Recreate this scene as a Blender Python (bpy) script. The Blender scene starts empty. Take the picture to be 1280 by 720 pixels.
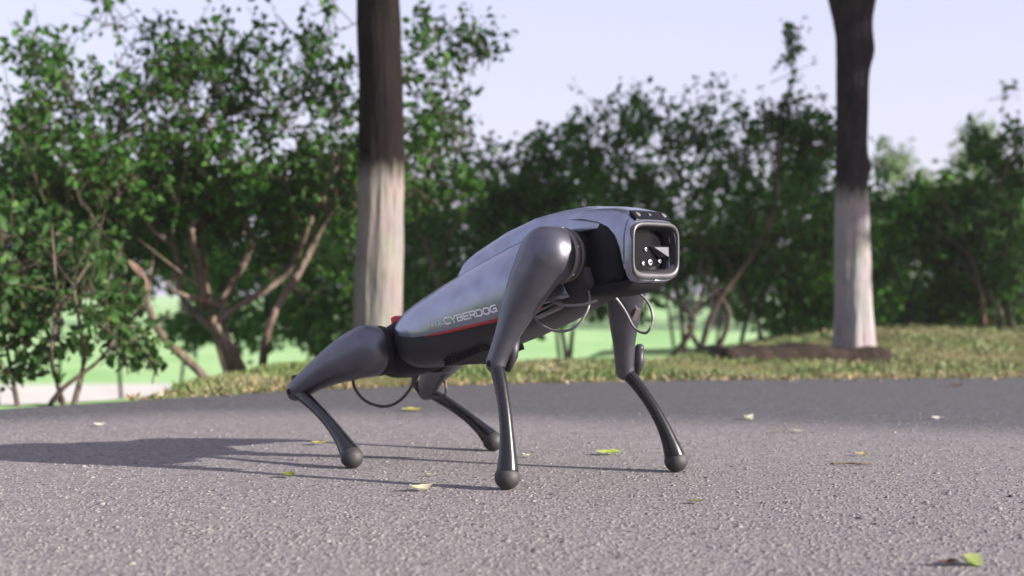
import bpy, bmesh, math, random
import numpy as np
from mathutils import Vector, Matrix, noise

random.seed(7)
RNG = np.random.default_rng(11)
SC = bpy.context.scene
COL = SC.collection
PI = math.pi

# ------------------------------------------------------------------ camera
cam_d = bpy.data.cameras.new("camera")
cam = bpy.data.objects.new("camera", cam_d)
COL.objects.link(cam)
cam.location = (0, 0, 0.35)
cam.rotation_euler = (PI / 2, 0, 0)
cam_d.lens = 50
cam_d.sensor_width = 36
cam_d.clip_start = 0.05
cam_d.clip_end = 2000
cam_d.dof.use_dof = True
cam_d.dof.focus_distance = 2.5
cam_d.dof.aperture_fstop = 3.6
SC.camera = cam

# ------------------------------------------------------------------ sky, sun, exposure
SUN_DIR = Vector((0.937, -0.35, 0.0)).normalized()
SUN_EL = math.radians(20)
to_sun = Vector((SUN_DIR.x * math.cos(SUN_EL), SUN_DIR.y * math.cos(SUN_EL), math.sin(SUN_EL)))
world = bpy.data.worlds.new("World")
SC.world = world
world.use_nodes = True
wn = world.node_tree
bg = wn.nodes["Background"]
sky = wn.nodes.new("ShaderNodeTexSky")
sky.sky_type = 'NISHITA'
sky.sun_disc = False
sky.sun_elevation = SUN_EL
sky.sun_rotation = math.atan2(SUN_DIR.x, SUN_DIR.y)
sky.air_density = 1.0
sky.dust_density = 2.0
sky.ozone_density = 1.5
bg.inputs["Strength"].default_value = 0.15
# thin high haze: the clear sky blended with an even milky veil
veil = wn.nodes.new("ShaderNodeMix")
veil.data_type = 'RGBA'
veil.inputs[0].default_value = 0.85
veil.inputs[7].default_value = (1.40, 1.30, 1.70, 1)
wn.links.new(sky.outputs[0], veil.inputs[6])
wn.links.new(veil.outputs[2], bg.inputs["Color"])

sun_d = bpy.data.lights.new("sun", 'SUN')
sun = bpy.data.objects.new("sun", sun_d)
COL.objects.link(sun)
sun_d.energy = 4.0
sun_d.angle = math.radians(0.6)
sun_d.color = (1.0, 0.92, 0.84)
sun.rotation_euler = to_sun.to_track_quat('Z', 'Y').to_euler()

SC.view_settings.view_transform = 'Standard'
SC.view_settings.look = 'None'
SC.view_settings.gamma = 1.0
SC.view_settings.exposure = 1.75
SC.view_settings.use_curve_mapping = False
SC.render.engine = 'CYCLES'
SC.cycles.max_bounces = 6

# ------------------------------------------------------------------ helpers
def tag(o, label=None, cat=None, group=None, kind=None):
    if label: o["label"] = label
    if cat: o["category"] = cat
    if group: o["group"] = group
    if kind: o["kind"] = kind
    return o

def empty(name, loc, rz=0.0):
    o = bpy.data.objects.new(name, None)
    COL.objects.link(o)
    o.location = loc
    o.rotation_euler = (0, 0, rz)
    o.empty_display_size = 0.1
    return o

def link_mesh(name, me, mat=None, parent=None):
    o = bpy.data.objects.new(name, me)
    COL.objects.link(o)
    if mat is not None and not me.materials:
        me.materials.append(mat)
    if parent is not None:
        o.parent = parent
    return o

def mesh_obj(name, verts, faces, mat=None, parent=None, smooth=True):
    me = bpy.data.meshes.new(name)
    me.from_pydata([tuple(v) for v in verts], [], faces)
    me.update()
    if smooth:
        me.polygons.foreach_set("use_smooth", [True] * len(me.polygons))
    return link_mesh(name, me, mat, parent)

class MB:
    """Collects rings, tubes and boxes into one mesh."""
    def __init__(self):
        self.v = []
        self.f = []
    def rings(self, rings, cap0=True, cap1=True, closed=True):
        b = len(self.v)
        n = len(rings[0])
        for r in rings:
            self.v.extend([Vector(p) for p in r])
        m = n if closed else n - 1
        for i in range(len(rings) - 1):
            for j in range(m):
                a = b + i * n + j
                c = b + i * n + (j + 1) % n
                self.f.append((a, c, c + n, a + n))
        if closed and cap0:
            self.f.append(tuple(b + j for j in range(n))[::-1])
        if closed and cap1:
            e = b + (len(rings) - 1) * n
            self.f.append(tuple(e + j for j in range(n)))
        return self
    def tube(self, pts, radii, seg=10, flat=None, ref=Vector((0, 0, 1))):
        """round (or elliptical, radii pairs) tube along pts"""
        pts = [Vector(p) for p in pts]
        n = len(pts)
        if not hasattr(radii, '__len__'):
            radii = [radii] * n
        rings = []
        for i in range(n):
            t = (pts[min(i + 1, n - 1)] - pts[max(i - 1, 0)])
            if t.length < 1e-9: t = Vector((0, 0, 1))
            t.normalize()
            r = Vector(ref)
            if abs(t.dot(r)) > 0.95: r = Vector((1, 0, 0)) if abs(t.x) < 0.9 else Vector((0, 1, 0))
            x = (r - t * r.dot(t)).normalized()
            y = t.cross(x)
            ra, rb = radii[i] if hasattr(radii[i], '__len__') else (radii[i], radii[i])
            rings.append([pts[i] + x * ra * math.cos(2 * PI * k / seg) + y * rb * math.sin(2 * PI * k / seg) for k in range(seg)])
        return self.rings(rings)
    def cyl(self, a, b, r, seg=20, bev=0.0, r2=None):
        a = Vector(a); b = Vector(b); d = (b - a)
        L = d.length
        r2 = r if r2 is None else r2
        if bev > 0:
            prof = [(0, r - bev), (bev * .3, r - bev * .3), (bev, r), (L - bev, r2), (L - bev * .3, r2 - bev * .3), (L, r2 - bev)]
        else:
            prof = [(0, r), (L, r2)]
        u = d.normalized()
        return self.tube([a + u * p[0] for p in prof], [p[1] for p in prof], seg, ref=Vector((0.3, 0.2, 0.9)))
    def box(self, c, x, y, z):
        """centre and three half-axis vectors"""
        c, x, y, z = Vector(c), Vector(x), Vector(y), Vector(z)
        b = len(self.v)
        for sx in (-1, 1):
            for sy in (-1, 1):
                for sz in (-1, 1):
                    self.v.append(c + x * sx + y * sy + z * sz)
        for q in ((0, 1, 3, 2), (4, 6, 7, 5), (0, 4, 5, 1), (2, 3, 7, 6), (0, 2, 6, 4), (1, 5, 7, 3)):
            self.f.append(tuple(b + i for i in q))
        return self
    def ball(self, c, r, seg=18, sq=(1, 1, 1)):
        rings = []
        for i in range(1, seg // 2):
            a = PI * i / (seg // 2)
            rings.append([Vector((c[0] + r * sq[0] * math.sin(a) * math.cos(2 * PI * k / seg), c[1] + r * sq[1] * math.sin(a) * math.sin(2 * PI * k / seg), c[2] + r * sq[2] * math.cos(a))) for k in range(seg)])
        return self.rings(rings)
    def build(self, name, mat=None, parent=None, smooth=True):
        o = mesh_obj(name, self.v, self.f, mat, parent, smooth)
        bm = bmesh.new()
        bm.from_mesh(o.data)
        bmesh.ops.recalc_face_normals(bm, faces=bm.faces)
        bm.to_mesh(o.data)
        bm.free()
        return o

def bezier(pts, n=24):
    """Catmull-Rom through points"""
    P = [Vector(p) for p in pts]
    P = [P[0] * 2 - P[1]] + P + [P[-1] * 2 - P[-2]]
    out = []
    segs = len(P) - 3
    for s in range(segs):
        p0, p1, p2, p3 = P[s:s + 4]
        k = max(2, n // segs)
        for i in range(k):
            t = i / k
            out.append(0.5 * ((2 * p1) + (p2 - p0) * t + (2 * p0 - 5 * p1 + 4 * p2 - p3) * t * t + (3 * p1 - p0 - 3 * p2 + p3) * t ** 3))
    out.append(P[-2])
    return out

def interp(tab, x):
    xs = [t[0] for t in tab]
    out = []
    for k in range(1, len(tab[0])):
        out.append(float(np.interp(x, xs, [t[k] for t in tab])))
    return out if len(out) > 1 else out[0]

def smooth_tab(tab, x):
    """monotone smooth interpolation (smoothstep between knots mixed with linear)"""
    return interp(tab, x)

# ------------------------------------------------------------------ materials
def new_mat(name):
    m = bpy.data.materials.new(name)
    m.use_nodes = True
    nt = m.node_tree
    return m, nt, nt.nodes["Principled BSDF"]

def N(nt, kind, **kw):
    n = nt.nodes.new(kind)
    for k, v in kw.items():
        if k in n.inputs.keys(): n.inputs[k].default_value = v
        else: setattr(n, k, v)
    return n

def ramp(nt, fac, stops):
    r = nt.nodes.new("ShaderNodeValToRGB")
    el = r.color_ramp.elements
    while len(el) > 1: el.remove(el[-1])
    el[0].position = stops[0][0]; el[0].color = (*stops[0][1], 1)
    for p, c in stops[1:]:
        e = el.new(p); e.color = (*c, 1)
    nt.links.new(fac, r.inputs[0])
    return r

def mixc(nt, fac, a, b, mode='MIX'):
    m = nt.nodes.new("ShaderNodeMix")
    m.data_type = 'RGBA'
    m.blend_type = mode
    for s, val in ((0, fac), (6, a), (7, b)):
        if hasattr(val, 'is_linked'): nt.links.new(val, m.inputs[s])
        elif s == 0: m.inputs[0].default_value = val
        else: m.inputs[s].default_value = (*val, 1)
    return m.outputs[2]

def paint(name, col, metal, rough, coat=0.0, var=0.12, scale=30, bump=0.0):
    m, nt, p = new_mat(name)
    tc = N(nt, "ShaderNodeTexCoord")
    n = N(nt, "ShaderNodeTexNoise", Scale=scale, Detail=4.0)
    nt.links.new(tc.outputs["Object"], n.inputs["Vector"])
    r = ramp(nt, n.outputs["Fac"], [(0.3, tuple(c * (1 - var) for c in col)), (0.7, tuple(c * (1 + var) for c in col))])
    nt.links.new(r.outputs[0], p.inputs["Base Color"])
    n2 = N(nt, "ShaderNodeTexNoise", Scale=scale * 3, Detail=5.0)
    nt.links.new(tc.outputs["Object"], n2.inputs["Vector"])
    mr = N(nt, "ShaderNodeMapRange")
    mr.inputs["To Min"].default_value = rough * 0.85
    mr.inputs["To Max"].default_value = min(1, rough * 1.2)
    nt.links.new(n2.outputs["Fac"], mr.inputs["Value"])
    nt.links.new(mr.outputs[0], p.inputs["Roughness"])
    p.inputs["Metallic"].default_value = metal
    p.inputs["Coat Weight"].default_value = coat
    p.inputs["Coat Roughness"].default_value = 0.12
    if bump > 0:
        n3 = N(nt, "ShaderNodeTexNoise", Scale=900.0, Detail=2.0)
        nt.links.new(tc.outputs["Object"], n3.inputs["Vector"])
        b = N(nt, "ShaderNodeBump", Strength=bump, Distance=0.0006)
        nt.links.new(n3.outputs["Fac"], b.inputs["Height"])
        nt.links.new(b.outputs[0], p.inputs["Normal"])
    return m

M = {}
M['gunmetal'] = paint("gunmetal_paint", (0.115, 0.115, 0.140), 0.9, 0.40, 0.15, bump=0.10)
M['shell'] = paint("satin_grey_shell", (0.26, 0.275, 0.35), 0.9, 0.24, 0.2, bump=0.08)
M['hull'] = paint("dark_hull_plastic", (0.038, 0.037, 0.045), 0.35, 0.45, 0.0, bump=0.2)
M['black'] = paint("matt_black_plastic", (0.012, 0.012, 0.015), 0.0, 0.6)
M['gloss'] = paint("gloss_black_shin", (0.007, 0.0066, 0.0085), 0.0, 0.26, 0.15)
for k_, sp_ in (('black', 0.15), ('hull', 0.3), ('gloss', 0.4)):
    M[k_].node_tree.nodes["Principled BSDF"].inputs["Specular IOR Level"].default_value = sp_
M['rubber'] = paint("foot_rubber", (0.024, 0.0225, 0.024), 0.0, 0.6, bump=0.6)
M['ring'] = paint("bare_motor_metal", (0.17, 0.15, 0.145), 0.5, 0.42)
M['face'] = paint("pale_face_frame", (0.085, 0.082, 0.09), 0.6, 0.42, 0.0)
M['glass'] = paint("face_glass", (0.006, 0.006, 0.008), 0.0, 0.18, 0.0)
M['lens'] = paint("lens_rim_metal", (0.75, 0.76, 0.8), 0.7, 0.2)
M['recess'] = paint("smoked_recess_plastic", (0.03, 0.028, 0.034), 0.0, 0.45)
for k_ in ('glass', 'recess'):
    M[k_].node_tree.nodes["Principled BSDF"].inputs["Specular IOR Level"].default_value = 0.12
M['red'] = paint("red_trim", (0.55, 0.02, 0.03), 0.0, 0.4)
M['white'] = paint("printed_white", (0.74, 0.74, 0.77), 0.0, 0.5)
M['cable'] = paint("grey_cable_sleeve", (0.16, 0.15, 0.15), 0.0, 0.38)
M['cableblack'] = paint("black_cable_sleeve", (0.018, 0.017, 0.018), 0.0, 0.42)

def leaf_mat(name, c1, c2, c3, trans=0.30, rough=0.5):
    m, nt, p = new_mat(name)
    g = N(nt, "ShaderNodeNewGeometry")
    r = ramp(nt, g.outputs["Random Per Island"], [(0.0, c1), (0.55, c2), (0.9, c2), (1.0, c3)])
    nt.links.new(r.outputs[0], p.inputs["Base Color"])
    p.inputs["Roughness"].default_value = rough
    p.inputs["Specular IOR Level"].default_value = 0.16
    t = N(nt, "ShaderNodeBsdfTranslucent")
    br = mixc(nt, 1.0, r.outputs[0], (1.5, 1.7, 0.7), 'MULTIPLY')
    nt.links.new(br, t.inputs["Color"])
    mx = N(nt, "ShaderNodeMixShader")
    mx.inputs[0].default_value = trans
    nt.links.new(p.outputs[0], mx.inputs[1])
    nt.links.new(t.outputs[0], mx.inputs[2])
    nt.links.new(mx.outputs[0], nt.nodes["Material Output"].inputs["Surface"])
    return m

M['leaf'] = leaf_mat("shrub_leaf", (0.021, 0.056, 0.010), (0.034, 0.092, 0.016), (0.085, 0.18, 0.036))
M['leaf_light'] = leaf_mat("young_shrub_leaf", (0.020, 0.050, 0.013), (0.034, 0.080, 0.020), (0.085, 0.16, 0.045))
M['leaf_dark'] = leaf_mat("hedge_leaf", (0.034, 0.098, 0.014), (0.064, 0.170, 0.024), (0.15, 0.31, 0.055))
M['leaf_pale'] = leaf_mat("haze_pale_leaf", (0.07, 0.12, 0.045), (0.11, 0.17, 0.06), (0.16, 0.22, 0.08))  # far trees: distance haze put into the leaf colour

def bark_mat(name, dark, light, scale=9.0, wash=None):
    m, nt, p = new_mat(name)
    tc = N(nt, "ShaderNodeTexCoord")
    mp = N(nt, "ShaderNodeMapping")
    mp.inputs["Scale"].default_value = (1, 1, 0.14)
    nt.links.new(tc.outputs["Object"], mp.inputs["Vector"])
    n = N(nt, "ShaderNodeTexNoise", Scale=scale * 4, Detail=8.0, Roughness=0.65)
    nt.links.new(mp.outputs[0], n.inputs["Vector"])
    n2 = N(nt, "ShaderNodeTexNoise", Scale=scale * 0.8, Detail=5.0)
    nt.links.new(tc.outputs["Object"], n2.inputs["Vector"])
    r = ramp(nt, n.outputs["Fac"], [(0.3, dark), (0.7, light)])
    col = mixc(nt, 0.35, r.outputs[0], n2.outputs["Color"], 'OVERLAY')
    if wash:
        z0, wc, wd = wash
        sep = N(nt, "ShaderNodeSeparateXYZ")
        nt.links.new(tc.outputs["Object"], sep.inputs[0])
        a = N(nt, "ShaderNodeMath", operation='MULTIPLY_ADD')       # wavy limewash limit
        nt.links.new(n.outputs["Fac"], a.inputs[0]); a.inputs[1].default_value = 0.24
        nt.links.new(sep.outputs["Z"], a.inputs[2])
        mr = N(nt, "ShaderNodeMapRange")
        mr.inputs["From Min"].default_value = z0 + 0.03
        mr.inputs["From Max"].default_value = z0 + 0.13
        mr.inputs["To Min"].default_value = 1.0
        mr.inputs["To Max"].default_value = 0.0
        nt.links.new(a.outputs[0], mr.inputs["Value"])
        wr = ramp(nt, n.outputs["Fac"], [(0.28, wd), (0.48, wc), (0.8, tuple(min(1, c * 1.12) for c in wc))])
        wcol = mixc(nt, 0.25, wr.outputs[0], n2.outputs["Color"], 'SOFT_LIGHT')
        col = mixc(nt, mr.outputs[0], col, wcol)
    nt.links.new(col, p.inputs["Base Color"])
    p.inputs["Roughness"].default_value = 0.95
    p.inputs["Specular IOR Level"].default_value = 0.08
    b = N(nt, "ShaderNodeBump", Strength=0.9, Distance=0.012)
    nt.links.new(n.outputs["Fac"], b.inputs["Height"])
    nt.links.new(b.outputs[0], p.inputs["Normal"])
    return m

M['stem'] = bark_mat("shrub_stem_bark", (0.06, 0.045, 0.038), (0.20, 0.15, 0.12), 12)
M['stem_far'] = bark_mat("shaded_stem_bark", (0.045, 0.036, 0.03), (0.13, 0.10, 0.085), 12)  # darker copy of the stem bark, shade put into its colour
M['twig'] = bark_mat("twig_bark", (0.035, 0.028, 0.022), (0.09, 0.07, 0.05), 12)
M['bark_a'] = bark_mat("limewashed_bark_warm", (0.005, 0.0035, 0.0035), (0.017, 0.012, 0.0115), 9, (0.90, (0.185, 0.166, 0.155), (0.125, 0.108, 0.098)))
M['bark_b'] = bark_mat("limewashed_bark_grey", (0.010, 0.008, 0.010), (0.036, 0.028, 0.031), 9, (0.79, (0.26, 0.238, 0.242), (0.18, 0.158, 0.158)))

# asphalt: rounded chippings with dark pits; a darker margin next to the verge
def asphalt():
    m, nt, p = new_mat("worn_asphalt")
    tc = N(nt, "ShaderNodeTexCoord")
    v1 = N(nt, "ShaderNodeTexVoronoi", Scale=105.0)
    v2 = N(nt, "ShaderNodeTexVoronoi", Scale=230.0)
    nb = N(nt, "ShaderNodeTexNoise", Scale=0.9, Detail=6.0, Roughness=0.6)
    nm = N(nt, "ShaderNodeTexNoise", Scale=14.0, Detail=5.0, Roughness=0.6)
    nf = N(nt, "ShaderNodeTexNoise", Scale=70.0, Detail=6.0, Roughness=0.7)
    for n in (v1, v2, nb, nm, nf): nt.links.new(tc.outputs["Object"], n.inputs["Vector"])
    sepc = N(nt, "ShaderNodeSeparateColor")
    nt.links.new(v1.outputs["Color"], sepc.inputs[0])
    stone = ramp(nt, sepc.outputs[0], [(0.0, (0.142, 0.131, 0.133)), (0.35, (0.174, 0.163, 0.165)), (0.8, (0.202, 0.190, 0.190)), (1.0, (0.245, 0.230, 0.228))])
    pit = ramp(nt, nf.outputs["Fac"], [(0.33, (0.26, 0.25, 0.27)), (0.43, (1, 1, 1))])
    c = mixc(nt, 0.85, stone.outputs[0], pit.outputs[0], 'MULTIPLY')
    edge = ramp(nt, v1.outputs["Distance"], [(0.45, (1, 1, 1)), (0.85, (0.55, 0.53, 0.55))])
    c = mixc(nt, 0.6, c, edge.outputs[0], 'MULTIPLY')
    c = mixc(nt, 0.30, c, ramp(nt, nb.outputs["Fac"], [(0.3, (0.75, 0.75, 0.77)), (0.7, (1.2, 1.18, 1.15))]).outputs[0], 'MULTIPLY')
    c = mixc(nt, 0.35, c, ramp(nt, nm.outputs["Fac"], [(0.3, (0.8, 0.79, 0.8)), (0.7, (1.15, 1.15, 1.13))]).outputs[0], 'MULTIPLY')
    # blend to the darker margin
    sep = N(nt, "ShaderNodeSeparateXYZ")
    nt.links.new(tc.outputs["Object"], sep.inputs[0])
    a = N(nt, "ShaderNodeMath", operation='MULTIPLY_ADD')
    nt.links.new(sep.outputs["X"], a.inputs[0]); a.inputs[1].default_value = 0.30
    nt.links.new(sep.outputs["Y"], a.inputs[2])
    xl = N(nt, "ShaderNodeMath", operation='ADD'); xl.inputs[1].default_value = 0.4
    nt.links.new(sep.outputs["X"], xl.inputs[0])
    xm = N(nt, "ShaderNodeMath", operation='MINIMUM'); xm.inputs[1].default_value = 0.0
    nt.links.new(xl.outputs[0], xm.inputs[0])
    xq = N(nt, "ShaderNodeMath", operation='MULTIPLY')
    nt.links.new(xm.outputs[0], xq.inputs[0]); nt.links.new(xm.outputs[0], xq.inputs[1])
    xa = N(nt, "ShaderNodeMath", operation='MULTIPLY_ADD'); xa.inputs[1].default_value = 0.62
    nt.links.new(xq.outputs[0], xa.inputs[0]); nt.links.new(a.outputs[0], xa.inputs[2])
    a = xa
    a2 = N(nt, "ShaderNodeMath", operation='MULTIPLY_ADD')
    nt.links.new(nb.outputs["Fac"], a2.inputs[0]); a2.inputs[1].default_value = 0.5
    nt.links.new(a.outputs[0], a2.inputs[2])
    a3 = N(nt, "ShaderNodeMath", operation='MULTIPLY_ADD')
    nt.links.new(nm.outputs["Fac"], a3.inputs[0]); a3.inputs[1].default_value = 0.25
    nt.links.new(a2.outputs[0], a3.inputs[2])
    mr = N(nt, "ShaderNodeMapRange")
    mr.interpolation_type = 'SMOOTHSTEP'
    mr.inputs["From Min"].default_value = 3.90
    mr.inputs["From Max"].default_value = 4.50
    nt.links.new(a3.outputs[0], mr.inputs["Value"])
    margin = ramp(nt, sepc.outputs[0], [(0.0, (0.050, 0.050, 0.056)), (0.6, (0.070, 0.069, 0.077)), (1.0, (0.105, 0.103, 0.112))])
    c = mixc(nt, mr.outputs[0], c, mixc(nt, 0.5, margin.outputs[0], pit.outputs[0], 'MULTIPLY'))
    nt.links.new(c, p.inputs["Base Color"])
    p.inputs["Roughness"].default_value = 0.85
    p.inputs["Specular IOR Level"].default_value = 0.25
    h = N(nt, "ShaderNodeMath", operation='MULTIPLY_ADD')
    nt.links.new(nf.outputs["Fac"], h.inputs[0]); h.inputs[1].default_value = 1.3
    inv = N(nt, "ShaderNodeMath", operation='SUBTRACT')
    inv.inputs[0].default_value = 1.0
    nt.links.new(v1.outputs["Distance"], inv.inputs[1])
    nt.links.new(inv.outputs[0], h.inputs[2])
    b = N(nt, "ShaderNodeBump", Strength=0.35, Distance=0.003)
    nt.links.new(h.outputs[0], b.inputs["Height"])
    nt.links.new(b.outputs[0], p.inputs["Normal"])
    return m
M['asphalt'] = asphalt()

def ground_mat(name, stops, scale, fine=60.0, rough=0.95, bump=0.5):
    m, nt, p = new_mat(name)
    tc = N(nt, "ShaderNodeTexCoord")
    n = N(nt, "ShaderNodeTexNoise", Scale=scale, Detail=8.0, Roughness=0.65)
    n2 = N(nt, "ShaderNodeTexNoise", Scale=fine, Detail=6.0, Roughness=0.7)
    for q in (n, n2): nt.links.new(tc.outputs["Object"], q.inputs["Vector"])
    r = ramp(nt, n.outputs["Fac"], stops)
    c = mixc(nt, 0.5, r.outputs[0], ramp(nt, n2.outputs["Fac"], [(0.3, (0.6, 0.6, 0.6)), (0.7, (1.3, 1.3, 1.3))]).outputs[0], 'MULTIPLY')
    nt.links.new(c, p.inputs["Base Color"])
    p.inputs["Roughness"].default_value = rough
    p.inputs["Specular IOR Level"].default_value = 0.15
    b = N(nt, "ShaderNodeBump", Strength=bump, Distance=0.02)
    nt.links.new(n2.outputs["Fac"], b.inputs["Height"])
    nt.links.new(b.outputs[0], p.inputs["Normal"])
    return m
M['field'] = ground_mat("sunlit_field_grass", [(0.25, (0.16, 0.32, 0.10)), (0.5, (0.25, 0.42, 0.17)), (0.75, (0.36, 0.48, 0.26))], 0.35, 9.0)
M['verge'] = ground_mat("dry_verge_soil_and_grass", [(0.3, (0.08, 0.08, 0.03)), (0.5, (0.13, 0.125, 0.05)), (0.7, (0.19, 0.165, 0.08))], 2.2, 30.0)
M['path'] = ground_mat("pale_path_concrete", [(0.3, (0.42, 0.40, 0.37)), (0.7, (0.52, 0.50, 0.46))], 1.2, 20.0, bump=0.2)
M['soil'] = ground_mat("brown_soil", [(0.3, (0.025, 0.018, 0.014)), (0.7, (0.065, 0.048, 0.036))], 6.0, 40.0, bump=0.9)

def blade_mat():
    m, nt, p = new_mat("verge_grass_blade")
    g = N(nt, "ShaderNodeNewGeometry")
    tc = N(nt, "ShaderNodeTexCoord")
    n = N(nt, "ShaderNodeTexNoise", Scale=1.6, Detail=3.0)
    nt.links.new(tc.outputs["Object"], n.inputs["Vector"])
    r = ramp(nt, g.outputs["Random Per Island"], [(0.0, (0.04, 0.085, 0.018)), (0.5, (0.085, 0.14, 0.03)), (1.0, (0.17, 0.22, 0.06))])
    s = ramp(nt, g.outputs["Random Per Island"], [(0.0, (0.12, 0.11, 0.05)), (1.0, (0.25, 0.22, 0.11))])
    f = ramp(nt, n.outputs["Fac"], [(0.44, (0, 0, 0)), (0.68, (1, 1, 1))])
    c = mixc(nt, f.outputs[0], r.outputs[0], s.outputs[0])
    nt.links.new(c, p.inputs["Base Color"])
    p.inputs["Roughness"].default_value = 0.6
    return m
M['blade'] = blade_mat()

# world coordinates (metres) of bush stems and leaf clumps: (centre, radii, twigs, leaves per twig)
SHRUB_A_STEMS = [[(-1.2,6.3,-0.03),(-1.32,6.3,0.14),(-1.44,6.3,0.3),(-1.54,6.3,0.53),(-1.58,6.3,0.62),(-1.65,6.3,0.92),(-1.7,6.3,1.2)],[(-1.2,6.35,-0.04),(-1.27,6.35,0.17),(-1.35,6.35,0.26),(-1.43,6.35,0.35),(-1.52,6.35,0.46)],[(-1.13,6.25,-0.03),(-1.2,6.25,0.1),(-1.21,6.25,0.21),(-1.09,6.25,0.4),(-0.93,6.25,0.61),(-0.84,6.25,0.75),(-0.79,6.25,0.95)],[(-1.08,6.2,-0.03),(-1.03,6.2,0.21),(-0.96,6.2,0.45),(-0.87,6.2,0.66),(-0.75,6.2,0.79),(-0.66,6.2,0.94)],[(-1.31,6.15,-0.03),(-1.44,6.15,0.14),(-1.56,6.15,0.28),(-1.69,6.15,0.44),(-1.89,6.15,0.56),(-2.08,6.15,0.66),(-2.21,6.15,0.73)],[(-1.26,6.4,-0.04),(-1.32,6.4,0.24),(-1.35,6.4,0.46),(-1.34,6.4,0.67),(-1.31,6.4,0.96)],[(-1.3,6.4,0.24),(-1.25,6.4,0.31),(-1.22,6.4,0.57),(-1.19,6.4,0.75),(-1.22,6.4,1.0)],[(-1.36,6.3,0.26),(-1.44,6.3,0.42),(-1.42,6.3,0.6),(-1.44,6.3,0.78),(-1.45,6.3,1.09)]]
SHRUB_A_BLOBS = [((-1.88,6.3,1.09),(0.39,0.45,0.34),70,11),((-1.46,6.4,1.25),(0.31,0.4,0.27),55,11),((-2.02,6.2,1.29),(0.21,0.3,0.16),16,9),((-1.74,6.3,1.52),(0.18,0.25,0.12),9,9),((-0.97,6.4,1.25),(0.34,0.4,0.27),60,11),((-1.03,6.4,1.47),(0.22,0.3,0.14),12,9),((-0.35,6.6,1.43),(0.26,0.35,0.22),24,10),((-0.24,6.7,1.14),(0.26,0.35,0.26),24,9),((-0.41,6.6,0.93),(0.26,0.35,0.19),45,11),((-1.85,6.2,0.8),(0.42,0.5,0.17),125,12),((-1.28,6.5,0.88),(0.51,0.5,0.2),150,12),((-0.8,6.5,0.84),(0.26,0.4,0.18),90,12),((-2.23,6.3,0.95),(0.21,0.4,0.32),65,11),((-1.58,6.6,0.68),(0.56,0.4,0.15),110,11),((-0.99,6.9,0.58),(0.25,0.35,0.23),60,11),((-1.95,6.8,0.5),(0.31,0.35,0.13),36,11),((-0.8,6.5,1.56),(0.15,0.25,0.15),12,9),((-1.61,6.35,1.4),(0.32,0.3,0.14),16,9),((-0.19,6.6,1.33),(0.17,0.3,0.22),8,8)]
SHRUB_B_STEMS = [[(-1.59,4.9,-0.06),(-1.56,4.9,0.02),(-1.5,4.9,0.13),(-1.57,4.9,0.27),(-1.6,4.9,0.43),(-1.63,4.9,0.57)],[(-1.57,4.9,-0.06),(-1.54,4.9,0.01),(-1.45,4.9,0.1),(-1.35,4.9,0.18),(-1.24,4.9,0.29)],[(-1.73,4.95,-0.06),(-1.73,4.95,0.1),(-1.74,4.95,0.29),(-1.75,4.95,0.52)],[(-1.52,4.9,0.09),(-1.51,4.9,0.24),(-1.47,4.9,0.35),(-1.46,4.9,0.46)]]
SHRUB_B_BLOBS = [((-1.63,4.9,0.43),(0.21,0.25,0.12),34,9),((-1.71,4.9,0.18),(0.12,0.2,0.14),14,8),((-1.38,4.9,0.24),(0.15,0.2,0.1),14,8),((-1.31,5.0,0.13),(0.1,0.15,0.08),10,9),((-1.66,5.1,0.26),(0.22,0.25,0.13),30,9),((-1.72,5.0,0.1),(0.14,0.2,0.07),10,8),((-1.52,5.2,0.35),(0.18,0.25,0.13),24,9),((-1.36,5.3,0.14),(0.12,0.2,0.1),15,9),((-1.76,5.0,0.55),(0.17,0.25,0.11),22,9)]
SHRUB_C_STEMS = [[(-0.48,9.0,-0.05),(-0.51,9.0,0.35),(-0.58,9.0,0.7),(-0.61,9.0,0.91),(-0.63,9.0,1.16)],[(-0.44,9.1,-0.06),(-0.47,9.1,0.4),(-0.38,9.1,0.66),(-0.2,9.1,0.96)]]
SHRUB_C_BLOBS = [((-0.41,9.2,0.87),(0.41,0.6,0.31),60,11),((-0.05,9.2,1.05),(0.31,0.5,0.21),45,11),((-0.63,9.4,0.51),(0.32,0.5,0.32),50,11),((-0.16,9.4,0.56),(0.32,0.5,0.26),45,11),((-0.42,9.4,0.19),(0.37,0.4,0.16),36,10)]
SHRUB_D_STEMS = [[(1.02,8.6,-0.08),(1.09,8.6,0.2),(1.04,8.6,0.4),(1.02,8.6,0.74)],[(0.96,8.55,-0.08),(1.01,8.55,0.16),(0.89,8.55,0.35),(0.77,8.55,0.49),(0.63,8.55,0.73)],[(1.12,8.6,-0.08),(1.26,8.6,0.25),(1.4,8.6,0.54),(1.55,8.6,0.83),(1.67,8.6,1.03),(1.69,8.6,1.37),(1.67,8.6,1.66)],[(1.2,8.7,-0.08),(1.25,8.7,0.2),(1.17,8.7,0.45),(1.22,8.7,0.84)],[(1.11,8.65,-0.07),(1.12,8.65,0.16),(1.29,8.65,0.4),(1.22,8.65,0.64)]]
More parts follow.
